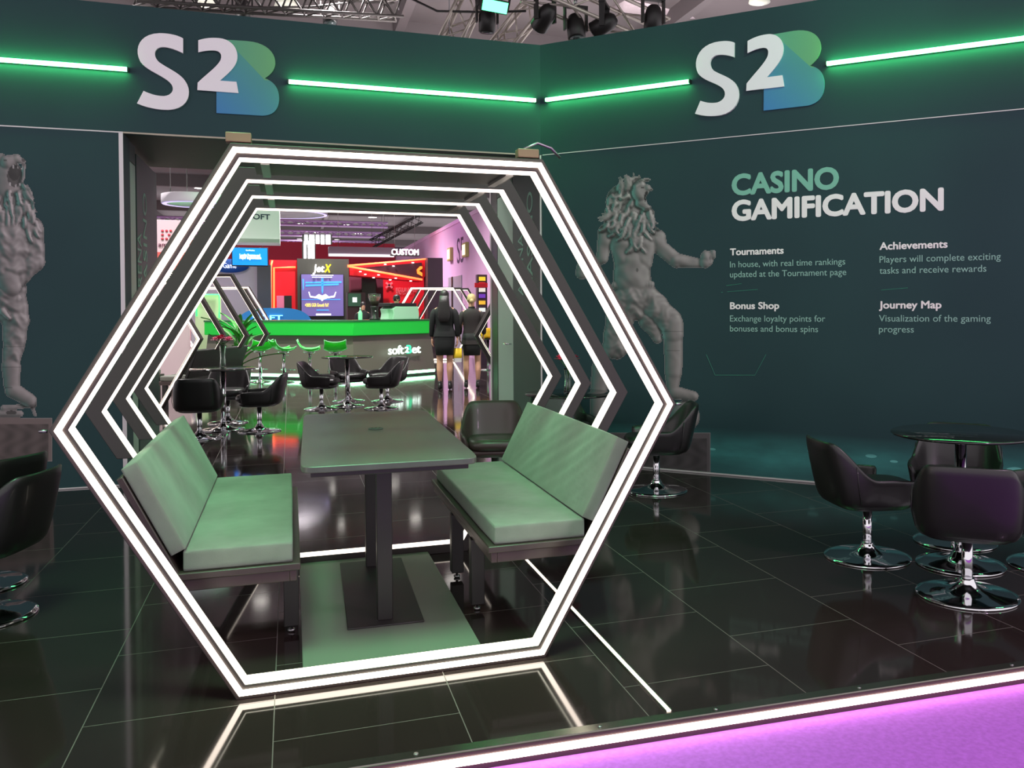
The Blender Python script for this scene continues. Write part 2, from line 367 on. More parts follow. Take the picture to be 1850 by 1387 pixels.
text('lettering', 'ARENA', .30, (OX0 - .003, 5.30, .0), (0, 0, 1), (0, -1, 0), tx, o, width=.62).location = (0, 0, 1.45)
for nm, x0, x1, y0, y1 in (('door_1', OX1 + .002, OX1 + .05, 5.60, 6.30), ('door_2', OX0 - .05, OX0 - .002, 4.50, 5.02)):
    o = MB().bx(x0, x1, y0, y1, 0.01, 2.62).build(nm, m_paledoor, bevel=.004); struct(o)
    MB().bx(x0 - .002, x1, y0 - .0, y1, 2.625, SZ - .01).build('transom', m_jamb, o)
    s = -1 if x0 > 0 else 1; xh = x0 if x0 > 0 else x1
    MB().tube([(xh, y0 + .08, 1.02), (xh + s * .05, y0 + .08, 1.02), (xh + s * .05, y0 + .2, 1.02)], .009, 8).build('door_handle', m_chrome, o)
m_post = mat('dark bronze post', (38, 42, 38), .3, .5)
o = MB().bx(OX1 - .0, OX1 + .07, 6.31, 6.66, 0, SZ).build('trim_8', m_post, bevel=.004); struct(o)
MB().bx(OX1 - .006, OX1 + .006, 6.60, 6.665, 0, SZ - .02).build('edge_strip', m_trim, o)

# ================================================================== GREEN TUBES, LOGOS, LETTERING
def lt(seg):
    pass
tubes = [('left', (-9, 108), (234, 124.6), 'green light tube left of the left wall logo'), ('left', (519, 150.4), (968, 186), 'green light tube between the left wall logo and the corner'),
         ('right', (988, 186), (1250, 153), 'green light tube between the corner and the right wall logo'), ('right', (1493, 122), (1862, 75.5), 'green light tube right of the right wall logo')]
for side, a, b, lab in tubes:
    if side == 'left':
        x0, z0 = lw(*a); x1, z1 = lw(*b); P0 = np.array([x0, WY - .035, 3.285]); P1 = np.array([x1, WY - .035, 3.285]); dr = np.array([1, 0, 0.]); back = np.array([0, 1., 0])
        if a[0] < 0: P0[0] = -5.0
    else:
        s0, z0 = rw(*a); s1, z1 = rw(*b); P0 = CORNER + WD * s0 - WN * .035 + np.array([0, 0, 3.285]); P1 = CORNER + WD * s1 - WN * .035 + np.array([0, 0, 3.285]); dr = WD; back = WN
        if a[0] > 1400: P1 = CORNER + WD * 5.6 - WN * .035 + np.array([0, 0, 3.285])
    L = float(np.linalg.norm(P1 - P0)); ang = math.atan2(dr[1], dr[0])
    t = thing('light_tube', lab, 'tube light', tuple(P0), ang)
    MB().tube([(0.012, 0, 0), (L - .012, 0, 0)], .017, 12).build('tube', m_green, t)
    MB().bx(.0, L, .016, .032, -.016, .016).build('channel', m_black, t)
    for x in (0, L - .012): MB().bx(x, x + .012, -.016, .016, -.016, .016).build('end_cap', m_black, t)

def bez(*segs):                                                  # cubic chain -> outline points
    out = []
    for p0, p1, p2, p3 in segs:
        for k in range(10):
            u = k / 10.0; a = (1 - u) ** 3; b = 3 * u * (1 - u) ** 2; c = 3 * u * u * (1 - u); d = u ** 3
            out.append((a * p0[0] + b * p1[0] + c * p2[0] + d * p3[0], a * p0[1] + b * p1[1] + c * p2[1] + d * p3[1]))
    return out
def line(a, b): return (a, ((2 * a[0] + b[0]) / 3, (2 * a[1] + b[1]) / 3), ((a[0] + 2 * b[0]) / 3, (a[1] + 2 * b[1]) / 3), b)
# outlines traced in a 1850 wide x 867 high sheet, y downwards (S, 2, B of the left wall)
S_OUT = bez(((958, 282), (905, 255), (855, 245), (838, 252)), ((838, 252), (800, 262), (805, 305), (835, 330)), ((835, 330), (880, 362), (940, 385), (968, 425)), ((968, 425), (1010, 480), (990, 575), (880, 577)),
            ((880, 577), (820, 577), (760, 562), (718, 543)), line((718, 543), (752, 478)), ((752, 478), (800, 500), (830, 505), (860, 505)), ((860, 505), (905, 500), (918, 465), (890, 435)),
            ((890, 435), (850, 395), (770, 375), (735, 325)), ((735, 325), (700, 260), (730, 180), (835, 178)), ((835, 178), (885, 178), (930, 188), (958, 205)), line((958, 205), (958, 282)))
TWO = bez(line((1037, 278), (1037, 215)), ((1037, 215), (1080, 200), (1130, 200), (1165, 207)), ((1165, 207), (1225, 222), (1250, 275), (1238, 322)), ((1238, 322), (1228, 360), (1185, 395), (1150, 425)),
          line((1150, 425), (1236, 431)), line((1236, 431), (1247, 490)), line((1247, 490), (1032, 474)), line((1032, 474), (1034, 436)), ((1034, 436), (1080, 390), (1140, 350), (1154, 315)), ((1154, 315), (1162, 285), (1150, 268), (1110, 268)), ((1110, 268), (1085, 268), (1060, 272), (1037, 278)))
B_OUT = bez(line((1131, 592), (1131, 470)), line((1131, 470), (1170, 350)), line((1170, 350), (1182, 210)), line((1182, 210), (1290, 217)), ((1290, 217), (1395, 225), (1440, 280), (1438, 335)), ((1438, 335), (1436, 370), (1410, 395), (1383, 411)), ((1383, 411), (1440, 430), (1460, 475), (1458, 525)), ((1458, 525), (1455, 580), (1420, 606), (1370, 606)), line((1370, 606), (1131, 592)))
def grad_material():
    m = bpy.data.materials.new('green blue gradient print'); m.use_nodes = True; nt = m.node_tree; b = nt.nodes['Principled BSDF']; b.inputs['Roughness'].default_value = .55
    tc = N(nt, 'ShaderNodeTexCoord'); sp = N(nt, 'ShaderNodeSeparateXYZ'); nt.links.new(tc.outputs['Generated'], sp.inputs[0]); x, z = sp.outputs['X'], sp.outputs['Z']
    f = math_node(nt, 'SUBTRACT', 1.05, math_node(nt, 'ADD', math_node(nt, 'MULTIPLY', x, .62), math_node(nt, 'MULTIPLY', z, .80)), True)
    m1 = N(nt, 'ShaderNodeMixRGB'); nt.links.new(f, m1.inputs[0]); m1.inputs[1].default_value = lin((78, 156, 138)) + (1,); m1.inputs[2].default_value = lin((58, 128, 186)) + (1,)
    up = math_node(nt, 'GREATER_THAN', math_node(nt, 'ADD', z, math_node(nt, 'MULTIPLY', x, .842)), 1.139)
    lobe = math_node(nt, 'MULTIPLY', up, math_node(nt, 'GREATER_THAN', z, .49))
    m2 = N(nt, 'ShaderNodeMixRGB'); nt.links.new(x, m2.inputs[0]); m2.inputs[1].default_value = lin((84, 160, 136)) + (1,); m2.inputs[2].default_value = lin((110, 172, 116)) + (1,)
    m3 = N(nt, 'ShaderNodeMixRGB'); nt.links.new(lobe, m3.inputs[0]); nt.links.new(m1.outputs[0], m3.inputs[1]); nt.links.new(m2.outputs[0], m3.inputs[2])
    nt.links.new(m3.outputs[0], b.inputs['Base Color'])
    return m
m_grad = grad_material()
def logo(side, label):
    # sheet coordinates -> wall coordinates of the left wall, used for both walls
    def uv(p):
        px, py = p[0] / 2.8906, p[1] / 2.89
        x, z = lw(px, py); return x, z
    x_ref, _ = lw(249, 187)
    if side == 'left':
        base = np.array([uv((1080, 400))[0], WY - .004, 2.95]); f = lambda p, d: np.array([uv(p)[0], WY - .004 - d, uv(p)[1]])
    else:
        s_ref = rw(1258, 214)[0]; k = (rw(1490, 165)[0] - s_ref) / (lw(504, 175)[0] - x_ref)
        f = lambda p, d: CORNER + WD * (s_ref + (uv(p)[0] - x_ref) * k) - WN * (.004 + d) + np.array([0, 0, uv(p)[1] - .012])
        base = f((1080, 600), 0)
    t = thing('logo_sign', label, 'sign', tuple(base))
    for nm, out, m, d0, d1 in (('letter_b', B_OUT, m_grad, .0, .012), ('letter_s', S_OUT, m_white, .0, .022), ('digit_two', TWO, m_white, .013, .024)):
        mb = MB().prism(out, lambda p, k: tuple(f(p, d1 if k else d0) - base))
        o = mb.build(nm, m, t)
    return t
logo('left', 'white and blue green letter and digit logo on the left wall fascia'); logo('right', 'white and blue green letter and digit logo on the right wall fascia')

def wall_text(parent, body, size_px, px, py, px_end, m, bold=0.0, cap=None, name='line'):
    s0, z0 = rw(px, py); s1, _ = rw(px_end, py)
    h = cap if cap else .1
    O = CORNER + WD * s0 - WN * .0015 + np.array([0, 0, z0])
    o = text(name, body, h, O, WD, (0, 0, 1), m, parent, .0015, bold, s1 - s0)
    o.location = -Vector(parent.location); return o
def wthing(name, label, cat, px, py):
    s, z = rw(px, py); return thing(name, label, cat, tuple(CORNER + WD * s + np.array([0, 0, z])))
t = wthing('wall_headline', 'large CASINO GAMIFICATION headline lettered on the right wall', 'lettering', 1322, 400)
wall_text(t, 'CASINO', 0, 1322, 352, 1516, m_textteal, .009, .232, 'top_line'); wall_text(t, 'GAMIFICATION', 0, 1322, 398, 1705, m_textwhite, .009, .226, 'bottom_line')
blocks = [('Tournaments', 1319, 461, 1416, [('In house, with real time rankings', 483, 1527), ('updated at the Tournament page', 501, 1529)], 'upper left'),
          ('Achievements', 1589, 451, 1712, [('Players will complete exciting', 474.5, 1808), ('tasks and receive rewards', 494.5, 1782)], 'upper right'),
          ('Bonus Shop', 1319, 558, 1408, [('Exchange loyalty points for', 580.5, 1491), ('bonuses and bonus spins', 598.5, 1478)], 'lower left'),
          ('Journey Map', 1588, 557, 1701, [('Visualization of the gaming', 580.5, 1790), ('progress', 600, 1651)], 'lower right')]
for head, px, py, pe, lines_, wh in blocks:
    t = wthing('wall_lettering', head + ' text block lettered on the right wall', 'lettering', px, lines_[-1][1] + 4)
    wall_text(t, head, 0, px, py, pe, m_textwhite, .0022, .078, 'heading')
    for b, y, e in lines_: wall_text(t, b, 0, px, y, e, m_bodytext, .0, .072, 'paragraph')

# ================================================================== STATUE PRINTS (flat printed cut-outs on the walls)
m_print = bpy.data.materials.new('statue print'); m_print.use_nodes = True
_a = N(m_print.node_tree, 'ShaderNodeAttribute'); _a.attribute_name = 'tone'
m_print.node_tree.links.new(_a.outputs['Color'], m_print.node_tree.nodes['Principled BSDF'].inputs['Base Color']); m_print.node_tree.nodes['Principled BSDF'].inputs['Roughness'].default_value = .65
def statue(name, label, prims, darks, boxes, to_wall, place, x0, x1, y0, y1, step, zoom, origin, cat='wall print', gain=1.0):
    """prims: (ax, ay, ra, bx, by, rb, depth, kind) in sheet units; returns a flat mesh with the printed tones per vertex"""
    nx, ny = int((x1 - x0) / step) + 1, int((y1 - y0) / step) + 1
    X, Y = np.meshgrid(np.linspace(x0, x1, nx), np.linspace(y0, y1, ny))
    H = np.full(X.shape, -1e9); Kd = np.zeros(X.shape, int); A = np.zeros(X.shape); msk = np.zeros(X.shape, bool)
    def fold(px, py, sc, seed):                                  # smooth irregular folds
        return np.sin(px * sc + 1.9 * np.sin(py * sc * .6 + seed) + seed) * np.sin(py * sc * .45 + 1.3 * np.sin(px * sc * .5 + 2 * seed))
    for num, (ax, ay, ra, bx, by, rb, dep, kind) in enumerate(prims):
        R0 = max(ra, rb) * 1.2 + 4
        i0, i1 = np.searchsorted(Y[:, 0], (min(ay, by) - R0, max(ay, by) + R0)); j0, j1 = np.searchsorted(X[0], (min(ax, bx) - R0, max(ax, bx) + R0))
        if i1 <= i0 or j1 <= j0: continue
        x_, y_ = X[i0:i1, j0:j1], Y[i0:i1, j0:j1]
        dx, dy = bx - ax, by - ay; L2 = dx * dx + dy * dy + 1e-6
        u = np.clip(((x_ - ax) * dx + (y_ - ay) * dy) / L2, 0, 1); r = ra + (rb - ra) * u
        if kind == 'cloth': r = r * (1 + .03 * np.sin(y_ * .09 + num) + .02 * np.sin(x_ * .13))
        d2 = (x_ - ax - dx * u) ** 2 + (y_ - ay - dy * u) ** 2; ins = d2 < r * r; h = dep + np.sqrt(np.maximum(r * r - d2, 0)) * .8
        al = (x_ - ax) * dx / L2 ** .5 + (y_ - ay) * dy / L2 ** .5; ac = -(x_ - ax) * dy / L2 ** .5 + (y_ - ay) * dx / L2 ** .5
        if kind == 'cloth': h = h + 4.5 * fold(al + .5 * ac, ac, .075, num) + 2.0 * fold(al, ac, .16, num + 1)
        elif kind == 'muscle': h = h + 3.2 * np.sin(y_ * .085) * np.cos((x_ - ax) * .05) + 1.2 * fold(x_, y_, .09, num)
        elif kind == 'band': h = h + 2.5 * np.sin(x_ * .55)
        else: h = h + .8 * fold(x_, y_, .10, num)
        W_ = H[i0:i1, j0:j1]; up = ins & (h > W_); W_[up] = h[up]; msk[i0:i1, j0:j1] |= ins
    msk0 = msk.copy(); Hs = np.where(msk, H, np.nan)
    def blur(a):
        s = np.zeros_like(a); c = np.zeros_like(a)
        for i in (-1, 0, 1):
            for j in (-1, 0, 1):
                b = np.roll(np.roll(a, i, 0), j, 1); ok = ~np.isnan(b); s += np.where(ok, b, 0); c += ok
        return np.where(np.isnan(a), np.nan, s / np.maximum(c, 1))
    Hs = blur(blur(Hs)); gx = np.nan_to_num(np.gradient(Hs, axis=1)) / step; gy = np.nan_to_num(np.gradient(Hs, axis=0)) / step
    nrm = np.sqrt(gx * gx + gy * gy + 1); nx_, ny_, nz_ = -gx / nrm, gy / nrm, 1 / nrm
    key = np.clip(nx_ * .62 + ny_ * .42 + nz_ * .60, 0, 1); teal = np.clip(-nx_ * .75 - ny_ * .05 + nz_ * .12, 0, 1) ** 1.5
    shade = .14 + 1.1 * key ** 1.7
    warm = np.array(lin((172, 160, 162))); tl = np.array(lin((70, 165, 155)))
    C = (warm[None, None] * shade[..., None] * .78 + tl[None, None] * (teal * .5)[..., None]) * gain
    for (cx, cy, rx, ry, k) in darks:
        q = ((X - cx) / rx) ** 2 + ((Y - cy) / ry) ** 2; C = np.where((q < 1)[..., None], C * k if k < 1 else np.array(lin((172, 164, 166)))[None, None], C)
    for (bx0, by0, bx1, by1, tone, lip) in boxes:
        ins = (X >= bx0) & (X <= bx1) & (Y >= by0) & (Y <= by1) & ~msk
        gr = np.array(lin(tone)); vv = .75 + .25 * np.sin(X * .09 + 2 * np.sin(Y * .05)) * np.sin(Y * .06)
        c = gr[None, None] * vv[..., None]; edge = (Y < by0 + lip) | (X > bx1 - lip * .6)
        c = np.where(edge[..., None], gr * 1.45, c); C = np.where(ins[..., None], c, C); msk |= ins
    # recesses of the carving are printed darker
    Hf = np.where(msk0, H, np.nan); B = np.where(msk0, H, 0.0); Wt = msk0.astype(float)
    for ax_ in (0, 1):
        bs = np.zeros_like(B); ws = np.zeros_like(B)
        for k in range(-4, 5): bs += np.roll(B, k, ax_); ws += np.roll(Wt, k, ax_)
        B, Wt = bs, ws
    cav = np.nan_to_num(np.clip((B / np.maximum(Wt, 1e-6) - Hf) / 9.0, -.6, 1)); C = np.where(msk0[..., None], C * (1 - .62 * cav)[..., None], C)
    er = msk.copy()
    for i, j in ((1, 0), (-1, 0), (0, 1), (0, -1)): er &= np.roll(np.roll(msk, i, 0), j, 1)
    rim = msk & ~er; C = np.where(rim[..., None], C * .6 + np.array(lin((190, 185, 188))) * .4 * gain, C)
    idx = -np.ones(X.shape, int); cell = msk[:-1, :-1] & msk[1:, :-1] & msk[:-1, 1:] & msk[1:, 1:]
    use = np.zeros(X.shape, bool); use[:-1, :-1] |= cell; use[1:, :-1] |= cell; use[:-1, 1:] |= cell; use[1:, 1:] |= cell
    idx[use] = np.arange(use.sum()); PX_, PY_ = origin[0] + X[use] / zoom, origin[1] + Y[use] / zoom
    V = place(PX_, PY_); ii = np.argwhere(cell)
    F = np.stack([idx[ii[:, 0], ii[:, 1]], idx[ii[:, 0] + 1, ii[:, 1]], idx[ii[:, 0] + 1, ii[:, 1] + 1], idx[ii[:, 0], ii[:, 1] + 1]], 1)
    base = V.mean(0); base[2] = max(V[:, 2].min(), 0.0)
    me = bpy.data.meshes.new(name); me.from_pydata((V - base).tolist(), [], F.tolist()); me.update()
    ca = me.color_attributes.new('tone', 'FLOAT_COLOR', 'POINT')
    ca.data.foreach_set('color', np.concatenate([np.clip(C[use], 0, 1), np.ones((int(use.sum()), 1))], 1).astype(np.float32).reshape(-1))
    me.materials.append(m_print); o = bpy.data.objects.new(name, me); COL.objects.link(o); o.location = base
    return tag(o, label, cat)
def rays(PXs, PYs): return RIGHT[None] * ((PXs - PPX) / FPX)[:, None] - UP[None] * ((PYs - PPY) / FPX)[:, None] + FWD[None]
def place_right(PXs, PYs):
    d = rays(PXs, PYs); n = WN; k = WK - .003; V = CAM + d * ((k - n @ CAM) / (d @ n))[:, None]; V[:, 2] = np.maximum(V[:, 2], .004); return V
def place_left(PXs, PYs):
    d = rays(PXs, PYs); V = CAM + d * ((WY - .003 - CAM[1]) / d[:, 1])[:, None]; V[:, 2] = np.maximum(V[:, 2], .004); return V
def strands(face, pts, n, seed, L=(34, 62), r=(9, 5), dep=50, curl=.55):
    rnd = random.Random(seed); out = []
    for k in range(n):
        ax, ay, rr = rnd.choice(pts); t = rnd.uniform(0, 6.283); q = rr * rnd.random() ** .5; x, y = ax + q * math.cos(t), ay + q * math.sin(t)
        a = math.atan2(y - face[1], x - face[0]); a = a + (math.pi / 2 - a) * .35; l = rnd.uniform(*L); w = rnd.uniform(.8, 1.2); c = rnd.choice((-1, 1)) * curl; d = dep + rnd.uniform(-14, 14) - .02 * abs(x - face[0])
        for j in range(4):
            x2, y2 = x + l / 4 * math.cos(a), y + l / 4 * math.sin(a); r0, r1 = (r[0] + (r[1] - r[0]) * j / 4) * w, (r[0] + (r[1] - r[0]) * (j + 1) / 4) * w
            out.append((x, y, r0, x2, y2, r1, d + 6 * math.sin(j * .8), 'lock')); x, y = x2, y2; a += c * (.5 + j * .35) * .6
    return out
lion = strands((300, 120), [(205, 165, 55), (235, 235, 60), (275, 255, 45), (255, 100, 40), (190, 230, 40), (320, 215, 28), (275, 300, 22), (230, 110, 40)], 150, 11, dep=64) + [(225, 150, 78, 250, 235, 80, -16, 'mane'), (185, 190, 42, 200, 260, 40, 5, 'mane'), (270, 265, 62, 284, 308, 22, 16, 'mane'), (255, 100, 46, 285, 80, 30, 8, 'mane'), (325, 200, 30, 332, 235, 22, 10, 'mane'),
        (292, 112, 34, 318, 94, 22, 100, 'plain'), (328, 92, 15, 338, 97, 9, 112, 'plain'), (298, 150, 26, 316, 172, 15, 92, 'plain'), (316, 168, 15, 330, 172, 10, 96, 'plain'), (278, 86, 14, 300, 76, 12, 104, 'plain'),
        (222, 330, 56, 232, 400, 52, 20, 'muscle'), (305, 325, 54, 300, 400, 46, 22, 'muscle'), (258, 400, 76, 258, 470, 82, 8, 'muscle'),
        (150, 275, 36, 134, 385, 27, 10, 'muscle'), (134, 385, 26, 60, 430, 20, 6, 'plain'), (55, 425, 32, 50, 445, 30, 12, 'plain'),
        (365, 300, 38, 372, 330, 34, 14, 'muscle'), (372, 335, 34, 445, 395, 33, 14, 'muscle'), (445, 393, 32, 545, 405, 20, 16, 'muscle'), (572, 378, 30, 588, 372, 22, 24, 'plain'), (565, 402, 26, 575, 396, 24, 26, 'plain'), (598, 360, 12, 600, 378, 11, 34, 'plain'),
        (188, 497, 17, 338, 494, 17, 36, 'band'), (262, 555, 82, 262, 575, 74, 10, 'cloth'), (222, 560, 62, 190, 750, 60, 10, 'cloth'), (315, 545, 58, 420, 650, 52, 22, 'cloth'), (330, 640, 50, 365, 720, 22, 6, 'cloth'),
        (428, 655, 46, 430, 700, 46, 26, 'plain'), (430, 700, 44, 432, 860, 38, 20, 'plain'), (430, 860, 38, 428, 930, 27, 18, 'plain'), (436, 945, 30, 515, 960, 23, 24, 'plain'),
        (135, 840, 46, 118, 940, 36, 6, 'plain'), (118, 940, 34, 110, 1030, 30, 4, 'plain'), (110, 1070, 34, 60, 1085, 24, 10, 'plain'), (476, 1045, 66, 477, 1045, 66, 0, 'plain')]
statue('statue_print', 'printed grey lion athlete statue roaring with clenched fists on the right wall', lion, [(321, 130, 12, 25, .10), (303, 90, 7, 3.5, .25), (339, 100, 5, 4, .3), (327, 112, 2.6, 9, 2), (318, 150, 2.4, 7, 2), (333, 114, 2.0, 6, 2), (280, 433, 5, 8, .4), (350, 745, 8, 14, .5), (585, 385, 3, 14, .6), (430, 770, 30, 2.5, .6), (432, 690, 40, 2.5, .6)],
       [(30, 1110, 588, 1360, (74, 66, 70), 26)], None, place_right, 0, 640, 8, 1420, 3.2, 2.311, (1030, 300))
bear = strands((40, 190), [(40, 330, 60), (85, 370, 50), (20, 380, 60), (105, 330, 30), (110, 400, 40), (-40, 330, 60), (95, 265, 22)], 120, 5, L=(30, 55), r=(8, 4), dep=82, curl=.25) + [(26, 205, 62, 22, 260, 62, 30, 'plain'), (30, 158, 30, 66, 144, 20, 62, 'plain'), (66, 146, 19, 90, 156, 13, 66, 'plain'), (94, 168, 9, 92, 215, 8, 60, 'plain'), (92, 215, 9, 74, 262, 10, 60, 'plain'), (26, 270, 22, 66, 270, 15, 62, 'plain'), (-10, 150, 24, 4, 140, 20, 50, 'plain'), (40, 320, 70, 85, 375, 58, 10, 'mane'), (70, 300, 46, 100, 350, 40, 10, 'mane'), (-40, 340, 110, 10, 380, 80, 0, 'mane'),
        (20, 470, 120, 20, 560, 110, 20, 'cloth'), (122, 420, 52, 134, 540, 46, 45, 'cloth'), (134, 545, 45, 62, 615, 40, 50, 'cloth'), (30, 608, 50, 40, 640, 44, 70, 'plain'), (10, 740, 14, 34, 768, 8, 72, 'plain'), (62, 690, 22, 66, 690, 18, 60, 'cloth'),
        (20, 680, 90, 62, 770, 56, 15, 'cloth'), (60, 770, 55, 56, 880, 44, 22, 'cloth'), (52, 880, 42, 42, 960, 38, 24, 'cloth'), (44, 960, 40, 46, 1030, 34, 26, 'plain'), (50, 1050, 34, 118, 1090, 28, 30, 'plain'), (14, 1120, 14, 138, 1110, 8, 10, 'plain'), (128, 1120, 9, 138, 1148, 8, 12, 'plain'), (-20, 1140, 16, 80, 1142, 14, 8, 'plain'),
        (-140, 450, 52, -170, 600, 46, 30, 'cloth'), (-110, 700, 80, -130, 900, 50, 10, 'cloth'), (-130, 900, 44, -120, 1060, 36, 15, 'plain'), (-110, 1090, 34, -50, 1105, 26, 20, 'plain')]
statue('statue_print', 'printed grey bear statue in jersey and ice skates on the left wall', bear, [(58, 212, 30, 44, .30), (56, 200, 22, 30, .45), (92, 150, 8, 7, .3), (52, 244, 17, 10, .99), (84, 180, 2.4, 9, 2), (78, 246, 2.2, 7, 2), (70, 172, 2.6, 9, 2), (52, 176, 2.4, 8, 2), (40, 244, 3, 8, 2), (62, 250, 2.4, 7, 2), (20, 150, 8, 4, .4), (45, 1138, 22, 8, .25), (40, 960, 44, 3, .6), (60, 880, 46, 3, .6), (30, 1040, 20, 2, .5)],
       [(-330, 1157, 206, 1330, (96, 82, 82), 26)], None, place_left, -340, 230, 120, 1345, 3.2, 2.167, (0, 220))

# ================================================================== HEXAGON LIGHT FRAMES
HC = .99                                                        # height of the hexagon's middle
def hexpts(hw, cut=None):
    h = hw * .8660254
    P = [(-hw / 2, h), (hw / 2, h), (hw, 0), (hw / 2, -h), (-hw / 2, -h), (-hw, 0)]
    if cut is None: return P, True
    if cut < 0:                                                  # the part below height -cut
        zc = -cut - HC; x = hw - abs(zc) / 1.7320508; return [(-x, zc), (-hw / 2, -h), (hw / 2, -h), (x, zc)], False
    zc = cut - HC; x = hw - abs(zc) / 1.7320508                 # open chain, legs end at height cut
    return [(-x, zc), (-hw, 0), (-hw / 2, h), (hw / 2, h), (hw, 0), (x, zc)], False
def ring(mb, r0, r1, y0, y1, cut=None):
    A, cl = hexpts(r0, cut); B, _ = hexpts(r1, cut); n = len(A)
    vs = [(x, y0, HC + z) for x, z in A] + [(x, y0, HC + z) for x, z in B] + [(x, y1, HC + z) for x, z in A] + [(x, y1, HC + z) for x, z in B]
    fs = []
    for i in range(n if cl else n - 1):
        j = (i + 1) % n
        fs += [(i, j, n + j, n + i), (2 * n + i, 3 * n + i, 3 * n + j, 2 * n + j), (n + i, n + j, 3 * n + j, 3 * n + i), (i, 2 * n + i, 2 * n + j, j)]
    if not cl: fs += [(0, n, 3 * n, 2 * n), (n - 1, 3 * n - 1, 4 * n - 1, 2 * n - 1)]
    return mb.add(vs, fs)
RI = 1.0847
def hexframe(label, y, double=False, cut=None, root_xy=(0, 0), rz=0.0, group=None, low=None):
    t = thing('hexagon_light_frame', label, 'light frame', (root_xy[0], root_xy[1] + y, 0), rz, group)
    ro = 1.143 if double else 1.143
    fr = ring(MB(), ro, RI + .001, 0, .09, cut).build('frame', m_frame, t, bevel=.002)
    ring(MB(), RI + .0015, RI - .0035, .004, .082, cut).build('inner_light_strip', m_led, t)
    if low:
        ring(MB(), ro, RI + .001, 0, .09, -low).build('lower_frame', m_frame, t, bevel=.002); ring(MB(), RI + .0015, RI - .0035, .004, .082, -low).build('lower_light_strip', m_led, t)
    if double: ring(MB(), 1.125, 1.1035, -.010, .001, cut).build('front_light_strip', m_ledfront, t)
    return t
G1 = 'tunnel of hexagon light frames around the booth'
F1 = hexframe('front hexagon frame with two glowing strips, nearest and largest of the tunnel', 0, True, group=G1)
F2 = hexframe('second hexagon frame of the near tunnel, just behind the double-strip one', .553, cut=.80, group=G1)
F3 = hexframe('third hexagon frame of the near tunnel, just in front of the rearmost one', 1.098, cut=.80, group=G1)
F4 = hexframe('rearmost hexagon frame of the near tunnel with strip along the floor', 1.638, group=G1, cut=.80, low=.34)
for F, ys in ((F1, .1), (F2, .1), (F3, .1)):                     # plates that join the tops of the frames
    MB().bx(-.50, .50, .091, .45, HC + 1.0847 * .866 + .006, HC + 1.0847 * .866 + .02).build('top_panel', m_black, F)
    for s in (-1, 1): MB().box((s * .46, .27, HC + 1.0847 * .866), (.03, .34, .012)).build('joint_bracket', m_steel, F)
for s, x in ((-1, -.545), (1, .515)):                            # clips on top of the front frame
    MB().box((x, .03, HC + 1.143 * .866 + .022), (.085, .05, .035)).build('top_bracket', mat('brown clip', (120, 92, 72), .4), F1, bevel=.003)
MB().tube([(.50, .03, 2.02), (.56, .04, 2.05), (.62, .05, 2.035), (.66, .06, 2.0)], .006, 6).build('cable', m_steel, F1)
for s in (-1, 1): MB().tube([(s * 1.15, .02, HC - .003), (s * 1.175, .02, HC - .003)], .006, 6).build('corner_bolt', m_steel, F1)

# floor board of the booth
o = MB().bx(-.345, .345, .10, 1.63, .0005, .022).build('booth_floor_board', mat('grey green floor board', (100, 106, 96), .36, bump=(60, .05, .001)), bevel=.003)
tag(o, 'flat grey floor board under the booth table, between the two benches', 'floor board')

# ================================================================== BENCHES
def puffy(mb_name, m, parent, d, loc, rot_y=0.0, bulge=.012, seg=(26, 18), wr=0.0, seed=1, folds=False, face_side=1):
    """box cushion d=(x,y,z) with rounded edges and slightly domed faces"""
    bm = bmesh.new(); bmesh.ops.create_cube(bm, size=1.0)
    bmesh.ops.subdivide_edges(bm, edges=bm.edges[:], cuts=(47 if folds else 13), use_grid_fill=True)
    rnd = random.Random(seed); ph = [rnd.uniform(0, 6) for _ in range(6)]
    for v in bm.verts:
        x, y, z = v.co * 2
        fx, fy, fz = (1 - x ** 6), (1 - y ** 6), (1 - z ** 6)
        e = .018
        q = Vector((x * d[0] / 2, y * d[1] / 2, z * d[2] / 2))
        q.x += bulge * .5 * x * abs(x) ** 3 * fy * fz; q.y += bulge * .6 * y * abs(y) ** 3 * fx * fz; q.z += bulge * z * abs(z) ** 3 * (1 - x ** 2) * (1 - y ** 4)
        if wr and abs(z) > .9:
            q.z += math.copysign(wr, z) * fx * fy * (math.sin(7 * y + 9 * x + ph[0] + 1.2 * math.sin(4 * x + ph[1])) + .6 * math.sin(17 * y + 13 * x + ph[2]))
        if wr:
            q.x += wr * .8 * math.sin(5 * y + ph[3]); q.y += wr * .6 * math.sin(6 * x + ph[4])
        if folds and x * face_side > .9:                          # slanting creases in the cover of a back cushion
            uu = y * 9 + z * 3.2 + .8 * math.sin(3 * y + ph[0]); amp = .0085 * fy * fz * (.35 + .65 * max(0, math.sin(2.3 * y + ph[1] + 1.2)))
            q.x += face_side * amp * ((1 - abs(math.sin(uu * 2.1))) ** 2 * 1.4 + .35 * math.sin(uu * 3.7 + 1) - .4)
        v.co = q
    me = bpy.data.meshes.new(mb_name); bm.to_mesh(me); bm.free()
    me.polygons.foreach_set('use_smooth', [True] * len(me.polygons)); me.materials.append(m)
    o = bpy.data.objects.new(mb_name, me); COL.objects.link(o); o.parent = parent; o.location = loc; o.rotation_euler = (0, rot_y, 0)
    b = o.modifiers.new('bevel', 'BEVEL'); b.width = .014; b.segments = 3; b.limit_method = 'ANGLE'; b.angle_limit = R_(50)
    return o
